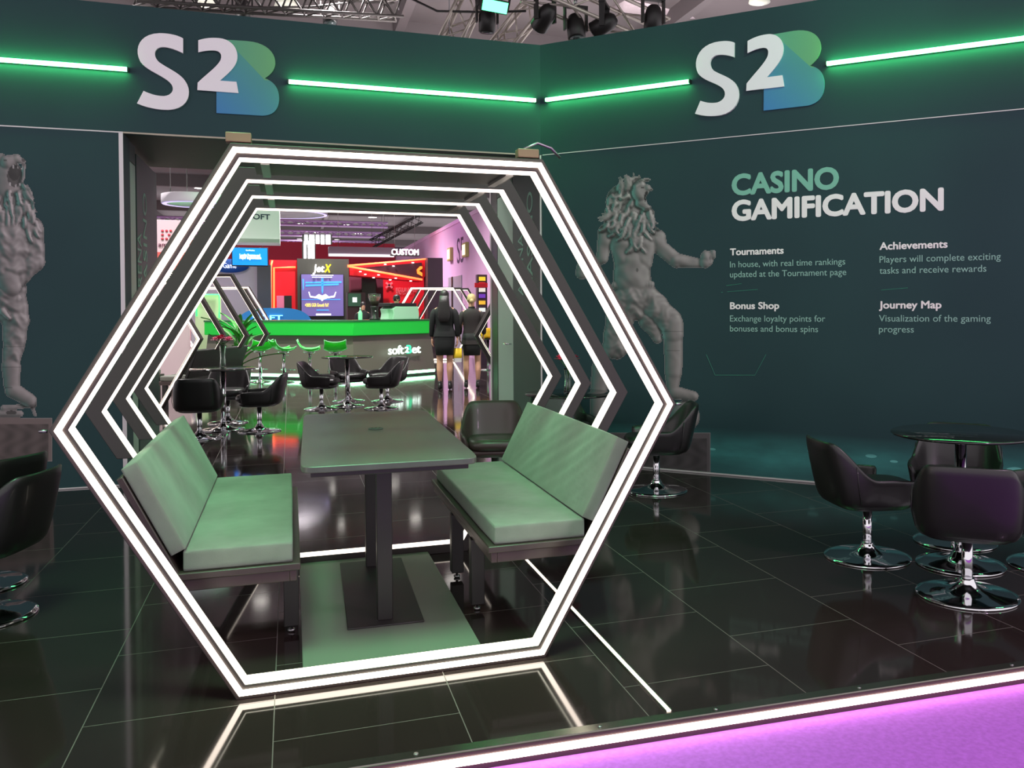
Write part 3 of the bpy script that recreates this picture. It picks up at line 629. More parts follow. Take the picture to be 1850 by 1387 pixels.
def seam_loop(parent, d, loc, rot_y, m):
    """piping along the edges of a cushion's two large faces"""
    for s in (-1, 1):
        x, y, z = d[0] / 2 - .002, d[1] / 2 - .002, s * (d[2] / 2 - .004)
        path = [(-x, -y, z), (x, -y, z), (x, y, z), (-x, y, z), (-x, -y, z)]
        o = MB().tube(path, .0035, 6).build('piping', m, parent); o.location = loc; o.rotation_euler = (0, rot_y, 0)
m_benchwood = mat('dark brown laminate', (58, 46, 44), .38, bump=(70, .05, .001), var=(10, .15, (1, .2, 1)))
m_piping = mat('cushion seam', (112, 116, 108), .9)
def bench(side, label, xi, y0, y1, xs):
    """xi: inner edge of the seat board, xs: where the back cushion's front face meets the seat"""
    s = side; Yc, Ln = (y0 + y1) / 2, y1 - y0
    t = thing('booth_bench', label, 'bench', (s * .6, Yc, 0))
    X = lambda x: s * (x - .6)
    MB().bx(X(xi), X(.83), -Ln / 2 - .02, Ln / 2 + .02, .374, .402).build('seat_board', m_benchwood, t, bevel=.004)
    ap = MB(); ap.bx(X(xi + .014), X(xi + .04), -Ln / 2 - .008, Ln / 2 + .008, .330, .374); ap.bx(X(xi + .04), X(.815), -Ln / 2 - .008, -Ln / 2 + .014, .330, .374); ap.bx(X(xi + .04), X(.815), Ln / 2 - .014, Ln / 2 + .008, .330, .374)
    ap.build('apron', m_benchwood, t, bevel=.003)
    for y in (.645, 1.165):
        lg = MB().bx(X(xi + .005), X(xi + .067), y - Yc - .03, y - Yc + .03, .03, .334).build('leg', m_black, t, bevel=.004)
        MB().lathe([(.010, .0), (.016, .004), (.016, .012), (.006, .014), (.006, .032)], 14, (X(xi + .036), y - Yc, 0)).build('foot_screw', m_steel, lg)
    w0, w1 = xi + .030, xs + .012
    puffy('seat_cushion', m_cushion, t, (w1 - w0, Ln, .080), (X((w0 + w1) / 2), .0, .4435), 0, .006, wr=.0010, seed=3 + side)
    L, th, a = .375, .058, R_(26)                                # the back leans outward
    ux, uz = math.sin(a), math.cos(a); bx0, bz0 = xs, .492
    P = lambda up, back: (bx0 + ux * up + math.cos(a) * back, bz0 + uz * up - math.sin(a) * back)
    cx, cz = P(L / 2, th / 2)
    puffy('back_cushion', m_cushion, t, (th, Ln + .01, L), (X(cx), .0, cz), s * a, .006, wr=.0, seed=9 + side, folds=(s > 0), face_side=-s)
    cx, cz = P(L / 2 - .075, th + .016)
    MB().box((X(cx), 0, cz), (.024, Ln + .03, L + .10), ry=s * a).build('backrest_board', m_benchwood, t, bevel=.004)
    return t
bench(-1, 'left booth bench with smooth green-lit grey seat and back cushions', .349, .27, 1.80, .757)
bench(1, 'right booth bench with deeply creased back cushion, beside the table', .390, .24, 1.77, .805)

# ================================================================== BOOTH TABLE
t = thing('booth_table', 'long dark rectangular table on two square columns in the booth', 'table', (.013, 1.02, .022), R_(-1.2))
tp = MB().prism(superellipse(.343, .885, 22, 64), lambda p, k: (p[0], p[1], .745 + .026 * k)).build('tabletop', m_tabletop, t, bevel=.004)
MB().bx(-.305, .305, -.845, .845, .722, .745).build('apron', m_black, t, bevel=.003)
g = MB().lathe([(.036, 0), (.036, .004), (.032, .0065), (.001, .0065)], 36, (.005, .12, .771)).build('cable_grommet', mat('dark green grey cap', (52, 66, 58), .4), t)
for k in (-1, 0, 1): MB().box((.005 + k * .018, .12, .7777), (.009, .016, .0012)).build('slot', m_black, g)
for y in (-.42, .42): MB().bx(-.033, .033, y - .033, y + .033, .006, .724).build('column', m_black, t, bevel=.003)
MB().bx(-.162, .162, -.515, .515, 0, .007).build('base_plate', m_black, t, bevel=.003)

# ================================================================== TUB CHAIRS
def tub_shell(name, m, parent):
    seg = 44; th0 = R_(128); rings = []
    for i in range(seg + 1):
        th = -th0 + 2 * th0 * i / seg; a = abs(th)
        # direction: th=0 is the back (-y)
        sx, sy = math.sin(th), -math.cos(th); n = 3.6
        rr = 1.0 / ((abs(sx) ** n + abs(sy) ** n) ** (1 / n))
        u = min(1, max(0, (a - R_(40)) / R_(34))); u = u * u * (3 - 2 * u)
        top = .672 * (1 - u) + .478 * u
        f = max(0, (a - R_(96)) / R_(32)); top -= .012 * f
        lean = (1 - u) * .062
        def pt(rx, ry, z, push=0.0):
            return (sx * rr * rx, sy * rr * ry - push, z)
        # outline: bottom outside -> belly -> rim outside -> rim top -> rim inside -> seat level inside
        rings.append([pt(.205, .205, .300), pt(.240, .236, .328, lean * .1), pt(.250, .244, .42, lean * .35), pt(.262 - .02 * (1 - u), .258, top - .012, lean), pt(.252 - .02 * (1 - u), .248, top, lean), pt(.238 - .02 * (1 - u), .232, top - .004, lean),
                      pt(.222 - .012 * (1 - u), .216, (top + .40) / 2, lean * .6), pt(.208, .20, .395, 0), pt(.17, .165, .34, 0)])
    mb = MB(); n = len(rings[0]); vs = [p for r in rings for p in r]; fs = []
    for i in range(seg):
        for k in range(n): fs.append((i * n + k, (i + 1) * n + k, (i + 1) * n + (k + 1) % n, i * n + (k + 1) % n))
    fs.append(tuple(range(n))); fs.append(tuple(seg * n + k for k in range(n))[::-1]); mb.add(vs, fs, True)
    se = [superellipse(r, r, 3.6, 36, (0, 0), z) for r, z in ((.10, .292), (.18, .294), (.208, .306), (.215, .345), (.205, .352), (.1, .352))]
    mb.loft(se, True, True)
    return mb.build(name, m, parent, sub=1)
def make_chair(label, loc, rz, m=None, group=None):
    m = m or m_leather
    t = thing('tub_chair', label, 'chair', loc, rz, group)
    sh = tub_shell('shell', m, t)
    # seams where the back meets the arms
    for s in (-1, 1):
        th = s * R_(57); n = 3.6; sx, sy = math.sin(th), -math.cos(th); rr = 1 / ((abs(sx) ** n + abs(sy) ** n) ** (1 / n))
        MB().tube([(sx * rr * .243, sy * rr * .24, .35), (sx * rr * .262, sy * rr * .256 - .01, .43), (sx * rr * .258, sy * rr * .26 - .016, .55)], .0025, 6).build('seam', m, sh)
    st = MB(); st.loft([superellipse(a, b, 3.4, 36, (0, .025), z) for a, b, z in ((.17, .19, .35), (.195, .215, .365), (.20, .22, .40), (.185, .205, .425), (.12, .14, .434), (.03, .03, .436))], True, True); st.build('seat', m, t)
    MB().lathe([(.026, .02), (.026, .30)], 20).build('column', m_chrome, t)
    MB().lathe([(.232, 0), (.236, .004), (.234, .009), (.21, .015), (.13, .024), (.075, .036), (.048, .055), (.036, .075), (.034, .085), (.026, .088)], 48).build('base', m_chrome, t)
    return t
def face(dx, dy): return math.atan2(-dx, dy)
def place(first, px, py, d, label, group=None, m=None, z=0, P=None):
    P = P if P is not None else fl(px, py)
    return make_chair(label, (P[0], P[1], 0), face(*d), m, group) if first is None else dup(first, (P[0], P[1], 0), face(*d), label, group)
T1 = fl(1735, 1020); c = fl(1747, 1075)
GC = 'black tub chairs round the right-hand table'
CH = place(None, 1747, 1075, (T1[0] - c[0] + .03, T1[1] - c[1]), 'black leather tub chair seen from behind, nearest the carpet at right', GC)
c = fl(1567, 1006); place(CH, 1567, 1006, (1.0, -.18), 'black leather tub chair in side view left of the right-hand table', GC)
c = fl(1725, 978); place(CH, 1725, 978, (T1[0] - c[0] - .1, T1[1] - c[1]), 'black tub chair behind the right-hand table, half hidden by the nearest chair', GC)
place(CH, 1905, 1022, (-1, .1), 'black tub chair on the far right of the right-hand table, only a sliver showing', GC)
place(CH, 1186, 886, (-.95, .28), 'black tub chair behind the right corner of the front hexagon', 'tub chairs by the lion print')
brown = place(None, 893, 838, (-.18, -1), 'brown black leather tub chair facing us beside the booth table', 'tub chairs by the lion print', m_leather2, P=(at(893, 760, 3.15)[0], 3.15))
P = at(1018, 740, 3.80); place(CH, 0, 0, (.12, -1), 'black tub chair behind the flower vase table, mostly hidden by the bench', 'tub chairs by the lion print', P=P)
place(CH, -40, 1116, (-1, .28), 'nearest black tub chair at far left, cut by the left edge', 'tub chairs at far left')
place(CH, -48, 1058, (-.9, .55), 'second black tub chair at far left, behind the nearest one', 'tub chairs at far left')
GL = 'tub chairs round the left inner table'; GM = 'tub chairs round the table before the bar'
TL = fl(404, 776); TM = fl(628, 734)
def chair_to(px, py, T, label, g, off=(0, 0)):
    P = fl(px, py); return place(CH, px, py, (T[0] - P[0] + off[0], T[1] - P[1] + off[1]), label, g)
chair_to(361, 792, TL, 'black tub chair with its back to us, left of the inner vase table', GL, (-.15, .2))
chair_to(469, 779, TL, 'black tub chair in side view right of the inner vase table', GL, (0, -.25))
chair_to(412, 764, TL, 'black tub chair on the far side of the inner vase table', GL)
chair_to(581, 739, TM, 'black tub chair in side view left of the table before the bar', GM, (.1, -.35))
chair_to(689, 738, TM, 'black tub chair in side view right of the table before the bar', GM, (-.1, -.35))
chair_to(630, 725, TM, 'black tub chair behind the table before the bar, near its middle', GM, (.3, 0))
chair_to(700, 725, TM, 'black tub chair behind right of the table before the bar, behind the side-view chair', GM)

# ================================================================== ROUND TABLES
def make_round_table(label, loc, r=.36, h=.715, group=None, m=None):
    t = thing('round_table', label, 'table', loc, 0, group)
    MB().lathe([(r - .006, h - .014), (r, h - .010), (r, h - .004), (r - .004, h)], 56).build('tabletop', m or m_glassblack, t)
    MB().lathe([(.03, .02), (.03, h - .03)], 24).build('column', m_chrome, t)
    MB().lathe([(.11, h - .03), (.11, h - .0145)], 24).build('top_plate', m_black, t)
    MB().lathe([(.225, 0), (.23, .004), (.228, .010), (.19, .016), (.10, .028), (.055, .05), (.04, .075), (.03, .08)], 48).build('base', m_chrome, t)
    return t
RT = make_round_table('round black gloss table with chrome column at far right', (T1[0], T1[1], 0))
P = at(1030, 700, 3.35)
VT = dup(RT, (P[0], P[1], 0), 0, 'round black table holding flowers, seen between the hexagons at right')
dup(RT, (TL[0], TL[1], 0), 0, 'round black table with flower vase inside the passage at left')
dup(RT, (TM[0], TM[1], 0), 0, 'round black table in front of the green bar')
# flower vases
m_glass = mat('clear vase glass', (225, 240, 232), .03, trans=1.0); m_stem = mat('green stem', (58, 110, 52), .6)
def flowers(label, loc, cols, seed, h=.2, f=1.0):
    rnd = random.Random(seed); t = thing('flower_vase', label, 'vase', loc)
    MB().lathe([(.034, .002), (.038, .01), (.030, .07), (.026, .12), (.034, h - .01), (.038, h), (.036, h), (.031, h - .012), (.023, .12), (.027, .07), (.034, .012), (.002, .008)], 28).build('glass', m_glass, t)
    for i, c in enumerate(cols):
        a = 2 * math.pi * i / len(cols) + .5; x, y = .07 * f * math.cos(a), .06 * f * math.sin(a); z = h + .045 + .03 * rnd.random()
        st = MB().tube([(-.012 * math.cos(a), -.012 * math.sin(a), .02), (.01 * math.cos(a), .01 * math.sin(a), h), (x, y, z)], .0035, 6).build('stem', m_stem, t)
        mb = MB()
        for ringi, (n, r0, tilt, zz) in enumerate(((12, .050 * f, .25, 0), (10, .040 * f, .6, .010), (8, .028 * f, 1.0, .018))):
            for k in range(n):
                b = 2 * math.pi * k / n + ringi * .3; cx, cy = math.cos(b), math.sin(b); q = []
                for s, w_ in ((0, .15), (.4, .8), (.75, 1.0), (1, .45)):
                    rr = r0 * s * math.cos(tilt); q.append(((x + cx * rr - cy * w_ * .012, y + cy * rr + cx * w_ * .012, z + zz + r0 * s * math.sin(tilt)), (x + cx * rr + cy * w_ * .012, y + cy * rr - cx * w_ * .012, z + zz + r0 * s * math.sin(tilt))))
                vs = [p for pr in q for p in pr]; mb.add(vs, [(0, 1, 3, 2), (2, 3, 5, 4), (4, 5, 7, 6)], True)
        mb.ball((x, y, z + .008), .010, 8, 5); mb.build('blossom', mat('petal %s' % (c,), c, .6), t)
    for k in range(5):
        a = rnd.uniform(0, 6.28); l = rnd.uniform(.05, .085); mb = MB(); ca, sa = math.cos(a), math.sin(a); z = h + .01
        vs = []
        for s, w_ in ((0, .1), (.35, 1), (.7, .8), (1, .05)): vs += [(ca * l * s - sa * .014 * w_, sa * l * s + ca * .014 * w_, z + .05 * s - .03 * s * s), (ca * l * s + sa * .014 * w_, sa * l * s - ca * .014 * w_, z + .05 * s - .03 * s * s)]
        mb.add(vs, [(0, 1, 3, 2), (2, 3, 5, 4), (4, 5, 7, 6)], True); mb.build('leaf', m_stem, t)
flowers('glass vase with red and pink blossoms, seen between the hexagons at right', (VT.location[0] - .03, VT.location[1] - .05, .715), [(176, 22, 70), (240, 92, 120), (205, 40, 90)], 5)
flowers('glass vase of pink and crimson blossoms on the left inner table', (TL[0], TL[1], .715), [(228, 120, 150), (170, 30, 70), (235, 150, 175), (190, 50, 90), (225, 130, 160)], 8, .27, 1.15)

# ================================================================== BAR
def zh(py, P):
    """height at which the vertical through ground point P meets picture row py"""
    q0 = np.array([P[0], P[1], 0.0]) - CAM; a = (PPY - py)
    return float((a * (FWD @ q0) - FPX * (UP @ q0)) / (FPX * UP[2] - a * FWD[2]))
BK = fl(640, 688); BL = fl(480, 684.5); BR = fl(792, 675)
dl = (BL - BK); dl /= np.linalg.norm(dl); BLe = BK + dl * 3.6
def inset(p, q, r, d):                                          # shift the two-segment front line p-q-r back by d
    n1 = np.array([(q - p)[1], -(q - p)[0], 0]); n1 /= np.linalg.norm(n1); n1 *= (1 if n1[1] > 0 else -1)
    n2 = np.array([(r - q)[1], -(r - q)[0], 0]); n2 /= np.linalg.norm(n2); n2 *= (1 if n2[1] > 0 else -1)
    b = n1 + n2; b /= np.linalg.norm(b); m_ = b * d / (b @ n1)
    return p + n1 * d, q + m_, r + n2 * d
zt, zb = zh(582, BK), zh(606.8, BK)
def band(mb, d0, d1, z0, z1, ins0=0.0):
    f0 = inset(BLe, BK, BR, d0); b0 = inset(BLe, BK, BR, d1); f1 = inset(BLe, BK, BR, d0 + ins0)
    vs = [tuple(p + np.array([0, 0, z0])) for p in f0] + [tuple(p + np.array([0, 0, z0])) for p in b0] + [tuple(p + np.array([0, 0, z1])) for p in f1] + [tuple(p + np.array([0, 0, z1])) for p in b0]
    return mb.add(vs, [(0, 1, 4, 3), (1, 2, 5, 4), (6, 9, 10, 7), (7, 10, 11, 8), (0, 6, 7, 1), (1, 7, 8, 2), (3, 4, 10, 9), (4, 5, 11, 10), (0, 3, 9, 6), (2, 8, 11, 5)])
t = thing('bar_counter', 'long angled bar counter with a bright green lit band round its top', 'bar', (BK[0], BK[1], 0))
def wl(o): o.location = -Vector(o.parent.location); return o
m_body = mat('dark grey green bar front', (104, 96, 88), .42, bump=(8, .03, .01))
wl(band(MB(), .10, .80, .10, zb, .14).build('body', m_body, t))
wl(band(MB(), .13, .75, .0, .10).build('plinth', m_black, t))
wl(band(MB(), .105, .12, .045, .098).build('foot_light', mat('cool white foot light', (225, 255, 235), .4, emit=14, ecol=(150, 255, 185)), t))
wl(band(MB(), .13, .86, zb, zt).build('green_band', mat('green lit band', (8, 150, 48), .5, emit=.36, ecol=(8, 225, 62)), t, bevel=.01))
wl(band(MB(), .115, .90, zt, zt + .035).build('worktop', mat('green counter top', (26, 96, 52), .25), t))
# sign on the right face of the bar front
fR = (BR - BK); fR[2] = 0; fR /= np.linalg.norm(fR); nR = np.array([fR[1], -fR[0], 0]); nR *= (1 if nR[1] < 0 else -1)
m_sign = mat('white lit letter', (240, 255, 248), .4, emit=1.6, ecol=(235, 255, 245)); m_signg = mat('mint lit letter', (70, 230, 170), .4, emit=1.1, ecol=(60, 225, 165))
def ray_to(px, py, P0, nn): return on(px, py, nn, nn @ P0)
Pf = inset(BLe, BK, BR, .150)[1]
A0 = ray_to(695, 640, Pf, nR); A1 = ray_to(754, 636, Pf, nR); wd = np.linalg.norm((A1 - A0)[:2])
t2 = thing('bar_sign', 'white and mint lit company lettering on the right half of the bar front', 'sign', tuple(A0))
o = text('letters', 'soft', .25, A0 + nR * .10, fR, (0, 0, 1), m_sign, t2, .02, .0032, wd * .46); wl(o)
o = text('letters', 'et', .25, A0 + fR * wd * .72 + nR * .10, fR, (0, 0, 1), m_sign, t2, .02, .0032, wd * .27); wl(o)
o = text('digit', '2', .17, A0 + fR * wd * .49 + np.array([0, 0, .02]) + nR * .105, fR, (0, 0, 1), m_sign, t2, .02, .003, wd * .12); wl(o)
o = text('letter_b', 'B', .25, A0 + fR * wd * .56 + nR * .095, fR, (0, 0, 1), m_signg, t2, .02, .0035, wd * .15); wl(o)

# ------------------------------------------------------------------ bar stools
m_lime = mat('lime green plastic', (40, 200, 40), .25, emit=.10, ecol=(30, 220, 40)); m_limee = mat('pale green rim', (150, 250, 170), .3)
def make_stool(label, loc, rz, seat_z):
    t = thing('bar_stool', label, 'stool', loc, rz, 'green bar stools')
    rows = []; prof = [(.20, .015), (.14, -.01), (.05, -.025), (-.06, -.02), (-.14, .02), (-.185, .08), (-.205, .15)]
    mb = MB(); top, bot = [], []
    for y, z in prof:
        wd_ = .19 + .03 * (1 - abs(y) / .2) ; r = []
        for k in range(9):
            u = -1 + k / 4.0; r.append((u * wd_, y - .02 * u * u, seat_z + z + .045 * u * u * abs(u)))
        rows.append(r)
    n = 9; vs = [p for r in rows for p in r] + [(p[0], p[1], p[2] - .014) for r in rows for p in r]; m_ = len(rows) * n; fs = []
    for i in range(len(rows) - 1):
        for k in range(n - 1):
            a = i * n + k; fs += [(a, a + 1, a + n + 1, a + n), (m_ + a, m_ + a + n, m_ + a + n + 1, m_ + a + 1)]
    for i in range(len(rows) - 1): fs += [(i * n, (i + 1) * n, m_ + (i + 1) * n, m_ + i * n), (i * n + n - 1, m_ + i * n + n - 1, m_ + (i + 1) * n + n - 1, (i + 1) * n + n - 1)]
    for k in range(n - 1): fs += [(k, m_ + k, m_ + k + 1, k + 1), ((len(rows) - 1) * n + k, (len(rows) - 1) * n + k + 1, m_ + (len(rows) - 1) * n + k + 1, m_ + (len(rows) - 1) * n + k)]
    mb.add(vs, fs, True); se = mb.build('seat', m_lime, t, sub=1)
    edge = [r[0] for r in rows] + rows[-1][1:-1] + [r[-1] for r in rows[::-1]]
    MB().tube(edge, .008, 6).build('rim', m_limee, se)
    MB().lathe([(.10, seat_z - .06), (.13, seat_z - .035)], 20).build('seat_plate', m_chrome, t)
    MB().lathe([(.03, .02), (.03, seat_z - .055)], 18).build('column', m_chrome, t)
    MB().lathe([(.20, 0), (.205, .006), (.19, .014), (.06, .03), (.034, .07)], 32).build('base', m_chrome, t)
    MB().tube([(.03, .0, seat_z - .09), (.16, .03, seat_z - .12)], .008, 6).build('lever', m_chrome, t)
    MB().tube([(-.14, .0, .24), (-.14, .16, .24), (.14, .16, .24), (.14, 0, .24), (-.14, 0, .24)], .010, 6).build('footrest', m_chrome, t)
    return t
nL = np.array([dl[1], -dl[0], 0]); nL *= (1 if nL[1] < 0 else -1)
stool0 = None
for px, d, lab in ((470, (-.3, 1), 'green bar stool farthest left, partly behind the dark hexagon'), (513, (1, .35), 'green bar stool in side view, second from the left'),
                   (560, (1, -.05), 'green bar stool with a thin side profile, third from the left'), (606, (.05, 1), 'green bar stool with its back to us, right of the other three')):
    P = ray_to(px, 660, BK + nL * .62, nL); sz = zh(630.5, P)
    if stool0 is None: stool0 = make_stool(lab, (P[0], P[1], 0), face(*d), sz); sz0 = sz
    else: dup(stool0, (P[0], P[1], 0), face(*d), lab)

# ------------------------------------------------------------------ things on and behind the bar
m_mint = mat('mint white enamel', (190, 235, 205), .35)
def ctop(px, py, d): return ray_to(px, py, inset(BLe, BK, BR, d)[1], nR)
P = ctop(722, 580, .42); aR = math.atan2(fR[1], fR[0]); Zc = zt + .035
t = thing('coffee_machine', 'pale espresso machine with black top standing on the bar', 'coffee machine', (P[0], P[1], Zc), aR)
prof = [(-.36, 0), (.36, 0), (.37, .12), (.345, .27), (-.27, .27), (-.36, .22), (-.33, .12)]
MB().prism(prof, lambda p, k: (p[0], -.20 + .40 * k, p[1])).build('body', m_mint, t, bevel=.012)
MB().bx(-.40, .31, -.19, .20, .27, .345).build('top_tray', m_black, t, bevel=.01)
for k in (-1, 1): MB().lathe([(.03, -.06), (.036, 0)], 14, (k * .15, .22, .16)).build('group_head', m_chrome, t)
for k in (-.3, .28): MB().lathe([(.02, -.0), (.02, .02)], 12, (k, 0, -.0)).build('foot', m_black, t)
P = ctop(677, 580, .40)
t = thing('coffee_grinder', 'coffee grinder with a clear bean hopper left of the espresso machine', 'grinder', (P[0], P[1], Zc))
MB().lathe([(.11, 0), (.11, .03), (.075, .05), (.07, .22), (.085, .25), (.085, .28)], 24).build('body', m_black, t)
MB().lathe([(.05, .28), (.09, .36), (.125, .46), (.125, .52), (.118, .52), (.118, .46), (.08, .36), (.04, .285)], 28).build('hopper', mat('smoky hopper', (215, 205, 195), .05, trans=.9), t)
MB().lathe([(.126, .52), (.126, .535), (.01, .54)], 28).build('lid', m_black, t)
MB().lathe([(.06, .29), (.095, .37), (.1, .385), (.001, .39)], 20).build('coffee_beans', mat('coffee beans', (52, 36, 28), .7, bump=(90, 1, .01)), t)
MB().tube([(0, -.08, .2), (0, -.16, .19), (0, -.2, .17)], [.018, .014, .012], 10).build('dosing_spout', m_chrome, t)
P = ctop(651, 581, .28)
t = thing('spray_bottle', 'pale green spray bottle standing on the bar', 'bottle', (P[0], P[1], Zc))
MB().lathe([(.04, 0), (.042, .01), (.042, .14), (.03, .17), (.014, .19), (.014, .21)], 20).build('bottle', mat('mint plastic', (150, 240, 190), .3), t)
MB().box((0, -.01, .235), (.022, .06, .035)).build('trigger_head', mat('white plastic', (225, 235, 230), .4), t, bevel=.004)

# ------------------------------------------------------------------ people
def skin_mesh(verts, edges, radii, root=0, sub=2):
    me = bpy.data.meshes.new('tmp'); me.from_pydata(verts, edges, []); o = bpy.data.objects.new('tmp', me); COL.objects.link(o)
    md = o.modifiers.new('Skin', 'SKIN'); md.use_smooth_shade = True; md.branch_smoothing = .3
    for i, r in enumerate(radii):
        r = r if isinstance(r, tuple) else (r, r); me.skin_vertices[0].data[i].radius = r; me.skin_vertices[0].data[i].use_root = (i == root)
    sd = o.modifiers.new('Sub', 'SUBSURF'); sd.levels = sub; sd.render_levels = sub
    dg = bpy.context.evaluated_depsgraph_get(); dg.update(); out = bpy.data.meshes.new_from_object(o.evaluated_get(dg))
    bpy.data.objects.remove(o); bpy.data.meshes.remove(me); return out
def join(me, mb, m):
    b2 = mb.mesh('j'); bm = bmesh.new(); bm.from_mesh(me); bm.from_mesh(b2); bm.to_mesh(me); bm.free(); bpy.data.meshes.remove(b2)
    me.polygons.foreach_set('use_smooth', [True] * len(me.polygons)); me.materials.clear(); me.materials.append(m)
    return me
def hand(mb, wx, wy, wz, s):
    """relaxed hand hanging from the wrist: palm, four bent fingers and a side thumb"""
    mb.loft([[(wx + s * dx * .012, wy + dy, wz + z) for dx, dy in ((-1, -k), (1, -k), (1, k), (-1, k))] for z, k in ((.01, .022), (-.03, .036), (-.075, .040), (-.085, .036))], True, True)
    for k, (fy, L) in enumerate(((.030, .060), (.010, .070), (-.011, .066), (-.031, .052))):
        mb.tube([(wx, wy + fy, wz - .078), (wx - s * .006, wy + fy * 1.05, wz - .078 - L * .5), (wx - s * .020, wy + fy * 1.02, wz - .078 - L * .85), (wx - s * .028, wy + fy, wz - .078 - L)], [.0095, .009, .008, .006], 8)
    mb.tube([(wx, wy + .030, wz - .022), (wx - s * .010, wy + .056, wz - .05), (wx - s * .018, wy + .060, wz - .085)], [.011, .010, .007], 8)
def person(label, loc, rz, hair='long', skirt=True, jacket_hem=.93, sc=1.0, heels=True, arm_f=0.0, cloth=None, look=0.0, hairmat=None, spread=1.0):
    """faces +y when rz = 0"""
    t = thing('person', label, 'person', loc, rz); t.scale = (sc, sc, sc)
    h0 = .07 if heels else .0; cloth = cloth or m_darkcloth
    V = [(0, 0, .96), (0, .005, 1.12), (0, -.005, 1.28), (0, -.01, 1.40), (0, .0, 1.475), (0, .012 + look * .03, 1.55), (0, .012 + look * .05, 1.615), (0, .005 + look * .03, 1.675)]
    Rr = [(.135, .105), (.112, .085), (.135, .095), (.085, .07), .047, (.062, .072), (.070, .085), (.045, .055)]
    E_ = [(0, 1), (1, 2), (2, 3), (3, 4), (4, 5), (5, 6), (6, 7)]
    for s in (-1, 1):
        b = len(V); lx = .085 * spread
        V += [(s * .09, 0, .90), (s * lx, .012, .50 + h0 * .3), (s * lx, -.03, .32 + h0 * .4), (s * lx, -.015, .09 + h0), (s * lx, .06, .035 + h0 * .6), (s * lx, .125, .022)]
        Rr += [.088, .058, .058, .036, .034, .024]; E_ += [(0, b), (b, b + 1), (b + 1, b + 2), (b + 2, b + 3), (b + 3, b + 4), (b + 4, b + 5)]
        b = len(V); V += [(s * .155, -.01, 1.375), (s * .20, -.025, 1.12), (s * .215, .03 + arm_f * .10, .89 + arm_f * .14)]; Rr += [.043, .038, .026]; E_ += [(3, b), (b, b + 1), (b + 1, b + 2)]
    me = skin_mesh(V, E_, Rr); mb = MB()
    for s in (-1, 1):
        hand(mb, s * .215, .03 + arm_f * .10, .885 + arm_f * .14, s)
        mb.ball((s * .073, .0 + look * .05, 1.60), .016, 8, 6, .45, .8, 1.3)
        mb.ball((s * .027, .082 + look * .05, 1.612), .009, 8, 5)
    mb.loft([[(dx * w_, y + look * .05, z) for dx in (-1, 1)] + [(0, y + .006 + look * .05, z)] for z, y, w_ in ((1.615, .084, .006), (1.585, .098, .012), (1.572, .088, .014))], True, True)
    mb.tube([(-.022, .085 + look * .05, 1.548), (0, .090 + look * .05, 1.546), (.022, .085 + look * .05, 1.548)], .005, 6)
    join(me, mb, m_skin); o = bpy.data.objects.new('body', me); COL.objects.link(o); o.parent = t
    # jacket with sleeves
    mb = MB(); rings = []
    for z, rx, ry, cy in ((jacket_hem, .195, .135, 0), (jacket_hem + .10, .18, .125, 0), (1.06, .150, .108, 0), (1.18, .158, .112, 0), (1.30, .180, .118, -.005), (1.375, .184, .104, -.01), (1.425, .120, .084, -.01), (1.455, .062, .060, -.004)):
        rings.append(superellipse(rx, ry, 2.3, 26, (0, cy), z))
    mb.loft(rings, False, True)
    for s in (-1, 1): mb.tube([(s * .125, -.01, 1.392), (s * .190, -.018, 1.325), (s * .212, -.028, 1.12), (s * .222, .0 + arm_f * .05, .99 + arm_f * .07), (s * .220, .025 + arm_f * .09, .905 + arm_f * .13)], [.052, .072, .056, .049, .044], 12)
    mb.build('jacket', cloth, t, sub=1)
    MB().loft([superellipse(.064, .060, 2.2, 22, (0, -.004), 1.45), superellipse(.060, .056, 2.2, 22, (0, .0), 1.485)], False).build('collar', m_darkcloth, t)
    if skirt:
        MB().loft([superellipse(.150, .112, 2.4, 26, (0, 0), .60), superellipse(.168, .122, 2.4, 26, (0, 0), .75), superellipse(.178, .128, 2.4, 26, (0, 0), .90), superellipse(.160, .115, 2.4, 26, (0, 0), 1.0)], True).build('skirt', m_darkcloth, t)
    else:
        mb = MB()
        for s in (-1, 1): mb.tube([(s * .088, 0, .98), (s * .09, .005, .75), (s * .085, .01, .48), (s * .085, -.015, .07)], [.105, .10, .075, .062], 14)
        mb.build('trousers', m_darkcloth, t)
    for s in (-1, 1):
        x = s * .085 * spread; mb = MB()
        mb.loft([superellipse(.030, .036, 2.2, 16, (x, -.02), .085 + h0), superellipse(.034, .050, 2.2, 16, (x, .0), .055 + h0 * .8), superellipse(.037, .085, 2.2, 16, (x, .045), .03 + h0 * .35), superellipse(.036, .095, 2.2, 16, (x, .055), .006 + h0 * .2)], True)
        mb.tube([(x, -.045, .06 + h0 * .8), (x, -.058, 0.0)], [.020, .009 if heels else .025], 10)
        mb.build('shoe', m_black, t)
    hm = hairmat or m_hairdark; mb = MB()
    ly = look * .045
    mb.loft([superellipse(.076, .086, 2.1, 20, (0, -.012 + ly), 1.575), superellipse(.082, .092, 2.1, 20, (0, -.010 + ly), 1.62), superellipse(.078, .088, 2.1, 20, (0, -.006 + ly), 1.665), superellipse(.058, .066, 2.1, 20, (0, -.004 + ly), 1.702), superellipse(.02, .024, 2.1, 20, (0, -.004 + ly), 1.72)], True)
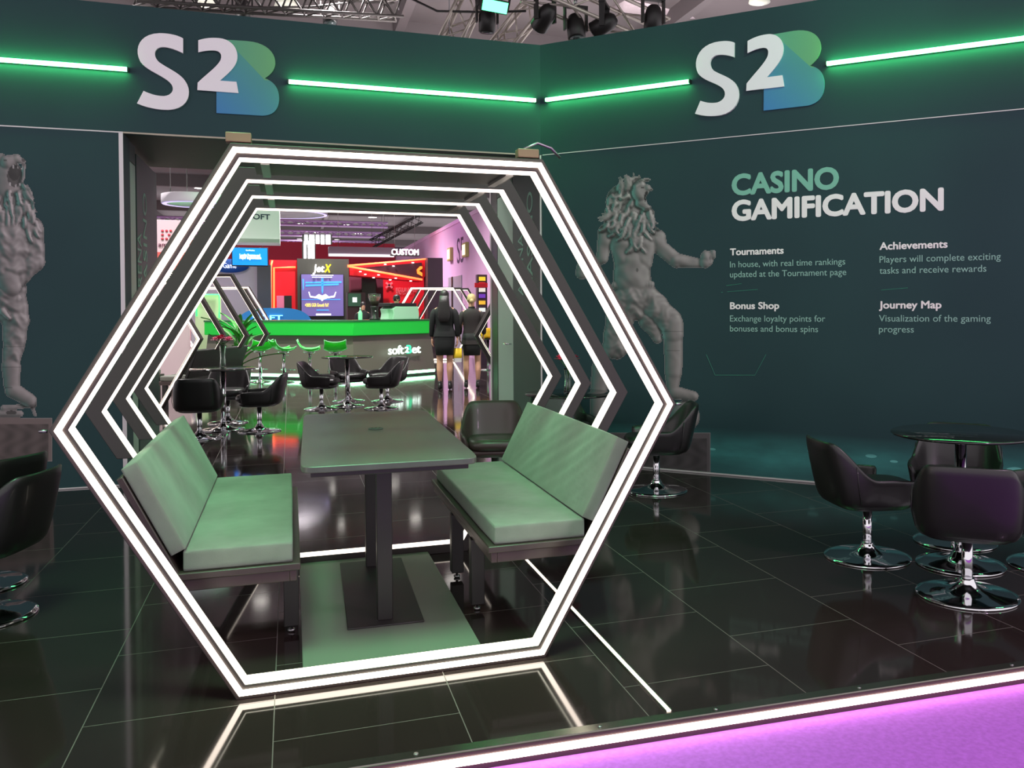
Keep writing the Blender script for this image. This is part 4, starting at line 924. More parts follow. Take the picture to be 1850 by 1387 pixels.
    if hair == 'long':
        mb.loft([superellipse(.080, .045, 2.4, 20, (0, -.058), 1.62), superellipse(.090, .046, 2.4, 20, (0, -.075), 1.50), superellipse(.105, .040, 2.4, 20, (0, -.100), 1.38), superellipse(.105, .032, 2.4, 20, (0, -.122), 1.26), superellipse(.085, .020, 2.4, 20, (0, -.126), 1.19), superellipse(.05, .010, 2.4, 20, (0, -.124), 1.16)], True)
    elif hair == 'bun':
        mb.ball((0.0, -.105 + ly, 1.585), .042, 14, 9)
    mb.build('hair', hm, t)
    return t
P = fl(804, 704); person('woman seen from behind with long dark hair, dark jacket and skirt, by the bar end', (P[0], P[1], 0), R_(-14), 'long', True, .92, 1.0)
P = fl(853, 701); person('woman seen from behind with blond bun, dark grey jacket and short skirt', (P[0], P[1], 0), R_(-8), 'bun', True, .80, .965, look=.8, cloth=mat('dark grey suit cloth', (46, 42, 41), .85, bump=(120, .2, .004)), hairmat=m_hairblond, arm_f=.6, spread=1.25)
P = at(716, 560, 16.75); person('barista bending his head behind the espresso machine', (P[0], 16.75, 0), R_(188), 'short', False, .85, 1.0, False, 1.0, look=1.0)
P = at(656, 560, 22.0); person('person in a dark suit standing far behind the bar near the purple screen', (P[0], 22.0, 0), R_(185), 'short', False, .80, .93, False)
P = fl(804, 704) + np.array([.215 * math.cos(R_(14)) + .03 * math.sin(R_(14)), -.215 * math.sin(R_(14)) + .03 * math.cos(R_(14)), 0])
t = thing('shopping_bag', 'small yellow and white bag hanging between the two women', 'bag', (P[0], P[1], .475))
MB().loft([superellipse(.07, .035, 5, 20, (0, 0), 0), superellipse(.075, .04, 5, 20, (0, 0), .12), superellipse(.07, .03, 5, 20, (0, 0), .24)], True).build('bag', mat('yellow paper', (238, 205, 40), .6), t)
MB().loft([superellipse(.071, .036, 5, 20, (0, 0), -.001), superellipse(.073, .038, 5, 20, (0, 0), .07)], False).build('white_band', mat('white paper', (235, 235, 235), .6), t)
MB().tube([(-.04, 0, .235), (-.03, 0, .33), (.03, 0, .33), (.04, 0, .235)], .004, 6).build('handle', m_white, t)

# ================================================================== OTHER HEXAGON TUNNELS
def tunnel(first_label, labels, pos, step, rz, n, group):
    f = hexframe(first_label, 0, True, None, pos, rz, group)
    src = hexframe(labels[0], 0, False, .80 if n == 4 else None, (pos[0] + step[0], pos[1] + step[1]), rz, group)
    for k in range(2, n): dup(src, (pos[0] + step[0] * k, pos[1] + step[1] * k, 0), rz, labels[k - 1], group)
    return f
D = on(363, 612.3, (0, 0, 1), HC); A_ = on(484, 604.0, (0, 0, 1), HC)
stp = (A_ - D) / 3; sl = np.linalg.norm(stp[:2]); rz = math.atan2(-stp[0], stp[1]) * .8
u = np.array([math.cos(rz), math.sin(rz), 0]); c0 = D - u * 1.143
tunnel('double-strip hexagon frame of the left inner tunnel, nearest to us', ['hexagon frame second in the left inner tunnel', 'hexagon frame third in the left inner tunnel, before the palm', 'hexagon frame at the far end of the left inner tunnel, against the green bar'], (c0[0], c0[1]), (stp[0], stp[1]), rz, 4, 'left inner hexagon tunnel')
rzb = math.atan2(-stp[0], stp[1]); ub = np.array([math.cos(rzb), math.sin(rzb), 0]); Lb = sl * 3 - .55
for s in (-1, 1):                                                 # its benches
    ctr = c0 + stp * 1.5 + ub * s * .62; t = thing('booth_bench', 'long dark bench in the left inner tunnel, %s' % ('its back toward us' if s > 0 else 'on the far side under the hexagons'), 'bench', (ctr[0], ctr[1], 0), rzb, 'left inner hexagon tunnel benches')
    MB().bx(-.22, .22, -Lb / 2, Lb / 2, .33, .38).build('seat_board', m_benchwood, t, bevel=.004)
    MB().bx(-.20, .18, -Lb / 2 + .02, Lb / 2 - .02, .38, .46).build('seat_cushion', m_cushion, t, bevel=.02)
    MB().box((s * .27, 0, .63), (.05, Lb, .42), ry=s * R_(20)).build('backrest_board', m_black, t, bevel=.01)
    MB().box((s * .20, 0, .65), (.06, Lb - .04, .36), ry=s * R_(20)).build('back_cushion', m_cushion, t, bevel=.02)
    for y in (-.7, .7): MB().bx(-s * .16 - .03, -s * .16 + .03, y - .03, y + .03, 0, .33).build('leg', m_black, t)
def facing(px, dep):
    P = CAM + ray(px, 560) * dep; return P
P = facing(407, 22.0); tunnel('bright double-strip hexagon frame behind the palm, beyond the bar', ['hexagon frame just behind the bright one beyond the bar', 'hexagon frame last of the tunnel beyond the bar'], (P[0], P[1]), (-.12, .55), R_(-14), 3, 'hexagon tunnel beyond the bar at left')
P = facing(781, 23.6); tunnel('bright double-strip hexagon frame above the two women', ['second hexagon frame right of the bright one above the women', 'third hexagon frame right of the bright one above the women', 'last hexagon frame of the tunnel above the women'], (P[0], P[1]), (.30, .52), R_(-16), 4, 'hexagon tunnel beyond the bar at right')
P = on(861, 607, (0, 0, 1), HC); dirx = np.array([math.cos(R_(3)), math.sin(R_(3)), 0]); c1 = P + dirx * 1.12
fb = hexframe('dark hexagon frame beside the blond woman, cut by the door post', 0, False, None, (c1[0], c1[1]), R_(3), 'hexagon tunnel behind the door post')
dup(fb, (c1[0] + .32, c1[1] + 1.6, 0), R_(3), 'small dark hexagon frame farther behind the door post', 'hexagon tunnel behind the door post')
P = on(875, 612, (0, 0, 1), .72); t = thing('round_table', 'dark table edge beside the door post, under a yellow jacket', 'table', (P[0] + .15, P[1] + .3, 0))
MB().lathe([(.30, .70), (.31, .705), (.31, .715), (.30, .72)], 32).build('tabletop', m_glassblack, t); MB().lathe([(.03, .02), (.03, .70)], 16).build('column', m_chrome, t); MB().lathe([(.2, 0), (.2, .01), (.05, .04)], 24).build('base', m_chrome, t)
mb = MB(); rj = random.Random(4)
mb.loft([[(.16 * math.cos(a) * k + .01 * math.sin(5 * a), .10 * math.sin(a) * k, z + .015 * math.sin(3 * a + z * 30)) for a in [2 * math.pi * i / 24 for i in range(24)]] for z, k in ((0, .9), (.05, 1.1), (.12, .95), (.19, .75), (.24, .35))], True, True)
o = mb.build('jacket', mat('yellow orange cloth', (246, 178, 20), .7), None, sub=1, loc=(P[0] + .10, P[1] + .12, .722)); tag(o, 'bright yellow crumpled jacket lying on the table by the door post', 'jacket')
# potted palm between the inner frames
P = on(432, 605, (0, 0, 1), .5); P = CAM + (P - CAM) * 1.0; PB = facing(432, 15.6)
t = thing('potted_palm', 'leafy green palm standing among the left inner hexagons', 'plant', (PB[0], PB[1], 0))
MB().lathe([(.13, 0), (.17, .02), (.19, .34), (.17, .34), (.16, .30), (.01, .29)], 24).build('pot', m_black, t)
mb = MB(); rnd = random.Random(2)
for k in range(26):
    a = rnd.uniform(0, 6.283); L = rnd.uniform(.35, .8); el = rnd.uniform(.5, 1.35); vs = []
    z0 = rnd.uniform(.35, 1.0)
    for s, w_ in ((0, .15), (.25, .8), (.55, 1), (.8, .7), (1, .05)):
        r = L * s * math.cos(el) + .12 * s * s; z = z0 + L * s * math.sin(el) - .25 * s * s * L; ca, sa = math.cos(a), math.sin(a); wdt = .045 * w_
        vs += [(ca * r - sa * wdt, sa * r + ca * wdt, z + .01), (ca * r, sa * r, z - .008), (ca * r + sa * wdt, sa * r - ca * wdt, z + .01)]
    mb.add(vs, [(3 * i + j, 3 * i + j + 1, 3 * i + j + 4, 3 * i + j + 3) for i in range(4) for j in range(2)], True)
mb.build('foliage', mat('palm leaf', (62, 150, 48), .45), t)
mb = MB()
for k in range(5): a = k * 1.257; mb.tube([(.03 * math.cos(a), .03 * math.sin(a), .3), (.07 * math.cos(a), .07 * math.sin(a), .7), (.05 * math.cos(a + .6), .05 * math.sin(a + .6), 1.1)], [.014, .012, .006], 8)
mb.build('stem', m_stem, t)

# ================================================================== THE HALL BEYOND
def struct_box(name, x0, x1, y0, y1, z0, z1, m, bevel=0):
    return struct(MB().bx(x0, x1, y0, y1, z0, z1).build(name, m, bevel=bevel))
HZ = 6.6
m_ceil = mat('grey brown hall ceiling', (108, 99, 101), .8, var=(.5, .18))
struct_box('ceiling', -26, 26, -1.0, 72, HZ, HZ + .2, m_ceil)
struct_box('wall_back', -26, 4.44, 40, 40.2, 0, 4.55, mat('dark crimson wall', (168, 28, 54), .7))
struct_box('wall_far', -26, 26, 71.6, 71.8, 0, HZ, mat('dark mauve wall', (84, 66, 84), .8))
m_pink = mat('lilac pink hall wall', (206, 160, 200), .7, var=(.35, .12))
X5 = 4.5; ztp = float(on(745, 440, (1, 0, 0), X5)[2])
struct_box('wall_side', X5, X5 + .3, 12, 40.2, 0, ztp, m_pink)
struct_box('trim_9', X5 - .02, X5 + .02, 12, 40.2, ztp - .12, ztp, mat('pink wall top rail', (228, 180, 222), .5))
def px_x(px, py): return on(px, py, (1, 0, 0), X5)
a = px_x(826, 476); b = px_x(838, 476)
t = thing('wall_lettering', 'tall dark hall number painted on the lilac side wall', 'lettering', (X5 - .003, a[1], a[2]))
o = text('characters', 'S5', 1.1, (X5 - .003, a[1], a[2]), (0, -1, 0), (0, 0, 1), mat('dark purple paint', (74, 44, 84), .7), t, .004, 0, abs(a[1] - b[1])); wl(o)
for px, py, lab in ((816, 460, 'small lit sign lamp left of the hall number on the lilac wall'), (844, 452, 'small lit sign lamp right of the hall number on the lilac wall')):
    P = px_x(px, py); t = thing('wall_lamp', lab, 'lamp', (X5, P[1], P[2] - .2))
    MB().bx(-.10, -.002, -.28, .28, 0, .42).build('housing', mat('cream lamp housing', (190, 165, 110), .5), t, bevel=.01); MB().bx(-.115, -.10, -.2, .2, .06, .36).build('diffuser', mat('lamp face', (255, 240, 200), .4, emit=1.2), t)
P = px_x(818, 500); o = MB().bx(X5 - .03, X5, P[1] - 1.6, P[1] + .7, 0, P[2]).build('door_3', mat('grey lilac door', (150, 140, 158), .5), bevel=.01); struct(o)
MB().bx(X5 - .05, X5 - .03, P[1] - .2, P[1] + .0, 0, P[2]).build('door_edge', m_black, o)
MB().bx(X5 - .06, X5 - .03, P[1] - 1.3, P[1] - 1.15, 1.0, 1.06).build('door_handle', m_chrome, o)

def pbox(px0, py0, px1, py1, Y, dp):
    """box whose front face fills these picture rows and columns on the plane y = Y"""
    a = at(px0, py1, Y); b = at(px1, py0, Y); return min(a[0], b[0]), max(a[0], b[0]), Y, Y + dp, a[2], b[2]
def lit(name, col, e): return mat(name, col, .4, emit=e)
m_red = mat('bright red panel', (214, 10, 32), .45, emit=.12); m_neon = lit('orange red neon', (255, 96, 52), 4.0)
m_dgrey = mat('dark olive grey booth', (58, 58, 52), .5)
# --- booth with the purple aircraft screen
x0, x1, y0, y1, z0, z1 = pbox(538, 468, 630, 590, 27, .5)
t = thing('display_booth', 'dark booth wall with a tall purple aircraft screen and a lit white and yellow sign', 'booth', ((x0 + x1) / 2, 27, 0)); Lc = Vector(t.location)
wl(MB().bx(x0, x1, 27, 27.5, 0, z1).build('booth_wall', m_dgrey, t))
a0 = pbox(544, 495, 621, 572, 26.93, .07); wl(MB().bx(*a0).build('bezel', m_black, t))
s0 = pbox(545, 496, 620, 571, 26.91, .02); sc_ = wl(MB().bx(*s0).build('screen', lit('purple screen', (96, 84, 138), .85), t))
m_sw = lit('screen white', (240, 245, 255), 1.6); m_sb = lit('screen blue', (60, 140, 235), 1.2); m_sy = lit('screen yellow', (255, 225, 90), 1.4)
def decal(name, pts, m, par, Y, dp=.006):
    P3 = [at(px, py, Y) for px, py in pts]
    o = MB().prism(P3, lambda p, k: (p[0], p[1] - dp * (1 - k), p[2])).build(name, m, par)
    o.location = -Vector(par.location) - (Vector(par.parent.location) if par.parent else Vector((0, 0, 0))); return o
for pts, m in (([(562, 496.5), (602, 496.5), (602, 498), (562, 498)], m_sw), ([(564, 500), (600, 500), (600, 501.3), (564, 501.3)], m_sw), ([(552, 509), (617, 508), (617, 511), (552, 512)], m_sb), ([(552, 514), (612, 512), (612, 515), (552, 517.5)], m_sb),
               ([(580.5, 502), (584.5, 502), (584, 526), (582.5, 531), (581, 526)], m_sb), ([(546.5, 504), (549, 504), (549, 520), (547.5, 525)], m_sb), ([(545, 540.5), (615, 540), (615, 541.5), (545, 541.5)], m_sb),
               ([(557, 527), (559, 527), (561, 534.5), (570, 535.5), (576, 531), (582, 534), (588, 531), (594, 535.5), (603, 534), (606, 527), (607.5, 527.5), (604.5, 537), (590, 539), (585, 541), (582, 544), (579, 541), (574, 539), (560, 537)], m_sw),
               ([(571, 566.5), (598, 566.5), (598, 569.5), (571, 569.5)], m_sw), ([(572, 559), (594, 559), (594, 561), (572, 561)], m_sb)):
    decal('screen_graphic', pts, m, sc_, 26.905)
def ptext(parent, body, px0, py, px1, Y, m, size, bold=.0, thick=.01, name='letters', shear=0.0):
    a = at(px0, py, Y); b = at(px1, py, Y)
    o = text(name, body, size, a, (1, 0, 0), (0, 0, 1), m, parent, thick, bold, b[0] - a[0], shear=shear); off = Vector(parent.location)
    if parent.parent: off += Vector(parent.parent.location)
    o.location = -off; return o
ptext(t, '+300% GGR Growth YoY', 551, 554, 594, 26.90, m_sy, .16, .002)
ptext(t, 'Jet', 565, 491, 586, 26.85, lit('white sign letter', (255, 250, 245), 2.5), .34, .008, .08, shear=.15); ptext(t, 'X', 586, 491.5, 598, 26.85, lit('yellow sign letter', (255, 235, 20), 1.6), .36, .009, .08, shear=.25)
# --- red booth left of it
a0 = pbox(488, 470, 537.5, 590, 27.2, .6)
t = thing('red_booth_panel', 'red booth panel edged with orange neon left of the purple screen', 'booth', ((a0[0] + a0[1]) / 2, 27.2, 0))
wl(MB().bx(a0[0], a0[1], 27.2, 27.8, 0, a0[5]).build('panel', m_red, t))
for pts in ([(492, 470), (489.5, 482), (489.5, 562)], [(495, 562), (495, 483.5), (534, 482.5)]): wl(MB().tube([tuple(at(px, py, 27.15)) for px, py in pts], .03, 8).build('neon_tube', m_neon, t))
wl(MB().bx(*pbox(500, 534, 513, 556, 27.05, .1)).build('poster', mat('rose poster', (206, 110, 140), .6), t)); wl(MB().bx(*pbox(513.5, 534, 527, 560, 27.1, .08)).build('niche', m_black, t))
# --- red canopy booth at right
t = thing('red_canopy_booth', 'open red booth under a neon edged canopy behind the espresso machine', 'booth', (float(at(700, 560, 27)[0]), 27, 0))
wl(MB().bx(*pbox(690, 500, 774, 592, 29.5, .2)).build('back_panel', m_red, t)); wl(MB().bx(*pbox(631.5, 486, 692, 592, 28.6, .2)).build('side_panel', mat('maroon panel', (92, 22, 44), .6), t)); wl(MB().bx(*pbox(655, 495, 679, 590, 28.2, .3)).build('pillar', m_dgrey, t))
def pprism(name, pts, Y, dp, m, par):
    P3 = [at(px, py, Y) for px, py in pts]; return wl(MB().prism(P3, lambda p, k: (p[0], p[1] + dp * k, p[2])).build(name, m, par))
pprism('canopy', [(631.5, 480), (773, 467), (773, 492), (763, 506), (763, 508), (631.5, 497)], 27.0, 1.2, m_red, t)
pprism('canopy_fascia', [(640, 484.5), (762, 474), (762, 503)], 26.93, .06, mat('dark maroon fascia', (66, 26, 38), .5), t)
for pts in ([(628, 480), (772.5, 467.5), (772.5, 584)], [(628, 481), (763, 505)]): wl(MB().tube([tuple(at(px, py, 26.88)) for px, py in pts], .032, 8).build('neon_tube', m_neon, t))
pprism('emblem', [(753, 487), (759, 481), (763, 481), (763, 485), (757, 489), (763, 493), (763, 499), (754, 494)], 26.86, .04, lit('orange emblem', (255, 120, 40), 2.0), t)
for px, py in ((651, 491), (660, 496), (684, 497), (675, 502), (696, 478), (711, 481), (746, 475), (715, 503), (742, 508), (705, 506)): P = at(px, py, 26.85); wl(MB().lathe([(.035, 0), (.035, .02)], 12, tuple(P)).build('downlight', lit('downlight', (255, 250, 245), 8), t))
ptext(t, 'REGULAR BONUS', 715, 527, 752, 29.45, mat('pale red print', (240, 120, 130), .6), .22); ptext(t, 'AND LOYALTY', 715, 531.5, 748, 29.45, mat('pale red print', (240, 120, 130), .6), .22)
for k in (-1, 1): P = at(703, 515, 29.4); wl(MB().box(tuple(P), (.30, .02, .07), ry=k * .7).build('cross_mark', mat('pale red print', (240, 120, 130), .6), t))
o = MB().bx(*[v if i != 4 else 0 for i, v in enumerate(pbox(773.5, 466, 807, 600, 26.4, .9))]).build('dark_pillar', mat('black brown booth pillar', (48, 40, 44), .5)); tag(o, 'dark booth pillar right of the red neon line, left of the lilac wall', 'pillar')
# dark machine cabinet behind the bar
o = thing('drinks_cabinet', 'dark shelf unit with a lit picture behind the bar, left of the coffee grinder', 'cabinet', tuple(at(642, 560, 24)[:2]) + (0,))
c_ = pbox(628, 528, 660, 592, 24, .4); wl(MB().bx(c_[0], c_[1], 24, 24.4, 0, c_[5]).build('cabinet', mat('wine dark cabinet', (62, 26, 36), .5), o)); wl(MB().bx(*pbox(629, 530, 652, 553, 23.95, .05)).build('picture', lit('green black picture', (44, 74, 56), .6), o)); wl(MB().bx(*pbox(637, 537, 645, 546, 23.9, .05)).build('lit_box', lit('white box', (220, 230, 225), .9), o))
P = ctop(643, 575, 1.4); t = thing('monitor', 'small pale blue lit screen behind the spray bottle', 'monitor', (P[0], P[1], .95))
MB().box((0, 0, .12), (.26, .02, .19)).build('bezel', m_black, t); MB().box((0, -.012, .12), (.24, .006, .17)).build('screen', lit('pale blue screen', (120, 150, 245), 1.0), t); MB().bx(-.02, .02, -.01, .01, -.95, .03).build('stand', m_black, t); MB().bx(-.1, .1, -.06, .06, -.95, -.94).build('foot', m_black, t)
# --- hanging signs
def hang(name, lab, cat, px0, py0, px1, py1, Y, dp, m, cables=True):
    b = pbox(px0, py0, px1, py1, Y, dp); t = thing(name, lab, cat, ((b[0] + b[1]) / 2, Y, b[4]))
    wl(MB().bx(*b).build('panel', m, t, bevel=.01))
    if cables:
        for x in (b[0] + .15 * (b[1] - b[0]), b[0] + .85 * (b[1] - b[0])): wl(MB().tube([(x, Y + dp / 2, b[5] - .01), (x, Y + dp / 2, HZ)], .008, 6).build('hanging_cable', m_steel, t))
    return t
t = hang('hanging_sign', 'large pale grey hanging sign with dark spaced capitals at the ceiling', 'sign', 396, 380, 505.5, 437.5, 18, .8, mat('pale grey fabric sign', (222, 220, 221), .7, emit=.16))  # slight glow added to the fabric so the sign looks paler
ptext(t, 'SOFT', 449, 395.5, 488, 17.985, mat('navy letter', (52, 56, 84), .6), .17, .004, .004)
wl(MB().bx(*pbox(396, 432, 505, 436, 17.97, .03)).build('lower_hem', mat('grey hem', (170, 172, 170), .7), t))
t = hang('hanging_screen', 'bright blue hanging screen with two white text lines', 'screen', 418.5, 447, 484.5, 480.5, 19.6, .15, m_black)
wl(MB().bx(*pbox(420, 448.5, 483, 478.5, 19.58, .02)).build('screen', lit('bright blue screen', (10, 130, 235), .95), t))
for b_, y_, e_ in (('Loyalty Program and', 463, 470), ('Player Segmentation', 467.5, 472)): ptext(t, b_, 433, y_, e_, 19.57, m_sw, .09, .004, .004)
ptext(t, 'Gamification', 444, 453.2, 460, 19.57, m_sw, .05, .0, .004)
t = hang('hanging_beam', 'long grey lilac hanging beam with a white lower edge', 'hanging beam', 594, 447, 712, 461.5, 31, .6, mat('grey lilac beam', (150, 138, 152), .7))
wl(MB().bx(*pbox(594, 460, 712, 462.5, 30.95, .1)).build('lit_edge', lit('white lit edge', (245, 240, 245), 1.5), t))
t = hang('hanging_sign', 'white glowing CUSTOM letters above the red booth', 'sign', 706, 459.8, 758, 461.5, 30, .3, m_dgrey)
ptext(t, 'CUSTOM', 707, 460, 756, 29.9, lit('glowing white letter', (250, 250, 250), 2.2), .30, .006, .12)
# lit tower of white bars
P = at(570, 470, 33); t = thing('lit_tower_sign', 'bright white sign of upright lit bars above the dark booth', 'sign', (P[0], 33, 0))
m_bar = lit('bright white bar', (250, 250, 255), 3.0)
for x0_, x1_, y0_, y1_ in ((549, 553, 440, 471), (556.5, 561, 435, 471), (563, 568, 433, 473), (549, 568, 436, 441), (550, 556, 424, 434), (559, 568, 424, 434), (571, 577, 424, 440), (580, 586, 424, 441), (589, 597, 424, 441)):
    wl(MB().bx(*pbox(x0_, y0_, x1_, y1_, 33, .12)).build('lit_bar', m_bar, t))
wl(MB().bx(*[v if i != 4 else 0 for i, v in enumerate(pbox(546, 440, 570, 480, 33.15, .1))]).build('backing', m_dgrey, t)); wl(MB().bx(*pbox(546, 424, 600, 440, 33.15, .1)).build('backing', m_dgrey, t))
# round ceiling rings
def ringlight(lab, px, py, Y, r, h, m):
    P = at(px, py, Y); t = thing('hanging_ring', lab, 'ring lamp', (P[0], Y, P[2]))
    MB().lathe([(r, 0), (r, h), (r - .06, h), (r - .10, 0), (r, 0)], 64, cap=False).build('ring_band', m, t); MB().lathe([(r - .015, -.01), (r - .085, -.01)], 64, cap=False).build('light_strip', lit('violet white strip', (215, 205, 255), 1.1), t)
    for k in range(3): a = k * 2.1 + .4; MB().tube([(r * math.cos(a) * .97, r * math.sin(a) * .97, h), (r * math.cos(a) * .97, r * math.sin(a) * .97, HZ - P[2])], .008, 6).build('hanging_cable', m_steel, t)
m_ringw = mat('white ring fabric', (205, 200, 208), .6)
ringlight('white hanging ring lamp at left seen past the front hexagon', 350, 369, 13, .50, .15, m_ringw)
ringlight('very wide white hanging ring at the top of the hexagon opening', 512, 387, 22, 1.15, .35, m_ringw)
# panel with red dots at far left
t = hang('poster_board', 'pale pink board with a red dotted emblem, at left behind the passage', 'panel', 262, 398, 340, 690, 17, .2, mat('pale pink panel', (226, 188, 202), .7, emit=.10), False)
m_rd = mat('coral red', (214, 66, 84), .6)
for i, j in ((0, 0), (1, 0), (2, 0), (0, 1), (1.6, 1), (0, 2), (1, 2), (2, 2)):
    P = at(293.5 + 7.5 * i, 417 + 7.2 * j, 16.99); wl(MB().loft([[(P[0] + .026 * math.cos(a), P[1] - d, P[2] + .026 * math.sin(a)) for a in [2 * math.pi * k / 16 for k in range(16)]] for d in (0, .01)]).build('dot', m_rd, t))
ptext(t, 'am', 286, 445, 302, 16.98, mat('dark red letter', (96, 40, 60), .6), .12, .002, .004)
wl(MB().bx(*pbox(264, 456, 338, 500, 16.97, .03)).build('coral_block', mat('coral block', (226, 96, 96), .6), t))
# pale wall block, pillar, blue oval, blue desk
o = MB().bx(*[v if i != 4 else 0 for i, v in enumerate(pbox(345, 478, 466, 600, 24.5, .3))]).build('stand_wall', mat('pale grey lilac stand wall', (200, 190, 202), .7)); tag(o, 'pale grey stand wall behind the palm and the dark hexagons', 'partition')
o = MB().bx(*[v if i != 4 else 0 for i, v in enumerate(pbox(465.5, 478, 489, 600, 24, .6))]).build('grey_pillar', mat('dark grey pillar', (82, 80, 84), .6)); tag(o, 'dark grey square pillar left of the red neon panel', 'pillar')
P = at(415, 480, 24.42); t = thing('oval_sign', 'blue oval sign on the pale stand wall, below the blue screen', 'sign', (P[0], 24.42, P[2]))
MB().loft([[(.52 * math.cos(a), d, .20 * math.sin(a)) for a in [2 * math.pi * k / 40 for k in range(40)]] for d in (0, .08)]).build('oval', mat('sign blue', (44, 92, 176), .5), t); ptext(t, 'Game', 403, 484, 427, 24.40, m_sw, .22)
P = at(505, 580, 22.8); t = thing('reception_desk', 'blue rounded reception desk with glowing letters behind the bar', 'desk', (P[0], 21, 0))
cx_, zt_ = float(at(496, 560, 22.8)[0]), float(at(496, 556, 22.8)[2]); rx_ = float(at(567, 560, 22.8)[0]) - cx_
pts = [(-rx_, 0), (rx_, 0)] + [(rx_ * math.copysign(abs(math.cos(a)) ** .62, math.cos(a)), .72 + (zt_ - .72) * math.sin(a) ** .8) for a in [math.pi * k / 24 for k in range(25)]]
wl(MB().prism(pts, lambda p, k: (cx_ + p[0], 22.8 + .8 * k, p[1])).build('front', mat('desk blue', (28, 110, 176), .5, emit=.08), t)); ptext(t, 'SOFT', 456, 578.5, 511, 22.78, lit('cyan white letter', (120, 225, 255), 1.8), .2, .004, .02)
# green neon shelf at left
a0 = pbox(353, 531, 398, 600, 19.5, .25); t = thing('display_shelf', 'pale green display panel framed by green neon, left of the palm', 'panel', ((a0[0] + a0[1]) / 2, 19.5, 0))
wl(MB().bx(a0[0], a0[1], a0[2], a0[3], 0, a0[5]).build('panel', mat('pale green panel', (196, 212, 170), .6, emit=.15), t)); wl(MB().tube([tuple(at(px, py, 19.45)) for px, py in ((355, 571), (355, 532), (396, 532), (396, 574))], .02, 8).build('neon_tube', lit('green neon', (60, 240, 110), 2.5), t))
# slot tower at right
P = at(871, 540, 17.6); t = thing('prize_tower', 'narrow tower of small coloured lit blocks near the door post', 'tower', (P[0], 21, 0))
wl(MB().bx(*[v if i != 4 else 0 for i, v in enumerate(pbox(863, 496, 880, 600, 17.6, .2))]).build('tower_body', mat('dark plum', (64, 40, 62), .5), t))
for k, (c, y_) in enumerate((((255, 220, 60), 500), ((235, 60, 60), 510), ((250, 240, 230), 520), ((120, 60, 190), 531), ((255, 190, 60), 543), ((250, 250, 250), 556))): wl(MB().bx(*pbox(866, y_, 877, y_ + 7, 17.55, .05)).build('lit_block', lit('block %d' % k, c, .5), t))
wl(MB().bx(*pbox(858, 511, 881, 519, 17.5, .05)).build('red_header', m_red, t))

# ------------------------------------------------------------------ ceiling steelwork and lamps
m_alu = mat('pale aluminium truss', (196, 186, 176), .35, .5); m_alup = mat('truss tinted for lilac light', (176, 140, 190), .4, .3)  # purple light on the far trusses is put into their lilac colour
def truss(lab, p0, p1, w_=.30, m=None, n=None, group=None, rod=.022):
    p0, p1 = Vector(p0), Vector(p1); t = thing('lighting_truss', lab, 'truss', tuple((p0 + p1) / 2), 0, group); d = p1 - p0; L = d.length; d.normalize()
    s = d.cross(Vector((0, 0, 1)));
    if s.length < .05: s = Vector((1, 0, 0))
    s.normalize(); u = s.cross(d).normalized(); n = n or max(3, int(L / (w_ * 1.1))); c = (p0 + p1) / 2; mb = MB(); lb = MB(); cor = [(-1, -1), (1, -1), (1, 1), (-1, 1)]
    for a, b in cor: mb.tube([p0 - c + s * a * w_ / 2 + u * b * w_ / 2, p1 - c + s * a * w_ / 2 + u * b * w_ / 2], rod, 8)
    for k in range(n):
        q0, q1 = p0 - c + d * (L * k / n), p0 - c + d * (L * (k + 1) / n)
        for e in range(4):
            (a, b), (a2, b2) = cor[e], cor[(e + 1) % 4]
            if (k + e) % 2: (a, b), (a2, b2) = (a2, b2), (a, b)
            lb.tube([q0 + s * a * w_ / 2 + u * b * w_ / 2, q1 + s * a2 * w_ / 2 + u * b2 * w_ / 2], rod * .55, 6)
    for q in (p0, p1):
        z1 = HZ - c.z
        MB().tube([q - c, Vector(((q - c).x, (q - c).y, max(z1, (q - c).z + .02)))], .008, 6).build('hanging_cable', m_steel, t)
    mb.build('chords', m or m_alu, t); lb.build('lacing', m or m_alu, t); return t
def dpt(px, py, dep): return tuple(CAM + ray(px, py) * dep)
truss('thick pale box truss slanting down to the right wall top', dpt(960, -34, 9.4), dpt(1190, 66, 10.4), .34)
truss('narrow truss leaning left of the green flood lamp', dpt(858, -16, 11), dpt(812, 84, 11), .26)
truss('short truss leaning toward the corner, right of the green flood lamp', dpt(968, 8, 12), dpt(900, 92, 12), .26)
truss('horizontal truss crossing behind the left wall top', dpt(240, -12, 10.4), dpt(720, 18, 12.4), .24, mat('dull dark truss', (84, 80, 78), .5, .3), n=26)
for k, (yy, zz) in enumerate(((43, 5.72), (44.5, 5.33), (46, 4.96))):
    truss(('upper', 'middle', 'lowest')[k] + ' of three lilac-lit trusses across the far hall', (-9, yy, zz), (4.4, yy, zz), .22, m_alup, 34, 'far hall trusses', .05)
truss('dark slanting truss near the far hall ceiling at right', dpt(760, 395, 34), dpt(672, 440, 34), .30, m_black, 9)
m_duct = mat('pinkish insulated duct', (188, 172, 178), .55, .2, bump=(5, .5, .05))
for lab, pts, r in (('wide pinkish insulated duct above the left wall', ((300, -8, 16), (560, 14, 16.5), (800, 40, 17), (1010, 62, 17.5)), .30), ('grey ceiling duct running right above the right wall', ((1120, -6, 15), (1280, 10, 16), (1480, -30, 17)), .26)):
    P3 = [Vector(dpt(*p)) for p in pts]; t = thing('ceiling_duct', lab, 'duct', tuple(P3[0])); q = [p - P3[0] for p in P3]
    MB().tube(q, r, 20).build('duct', m_duct, t)
    for k in range(1, len(q)): c = (q[k] + q[k - 1]) / 2; d = (q[k] - q[k - 1]).normalized(); MB().tube([c - d * .04, c + d * .04], r * 1.06, 20).build('joint_collar', m_steel, t)
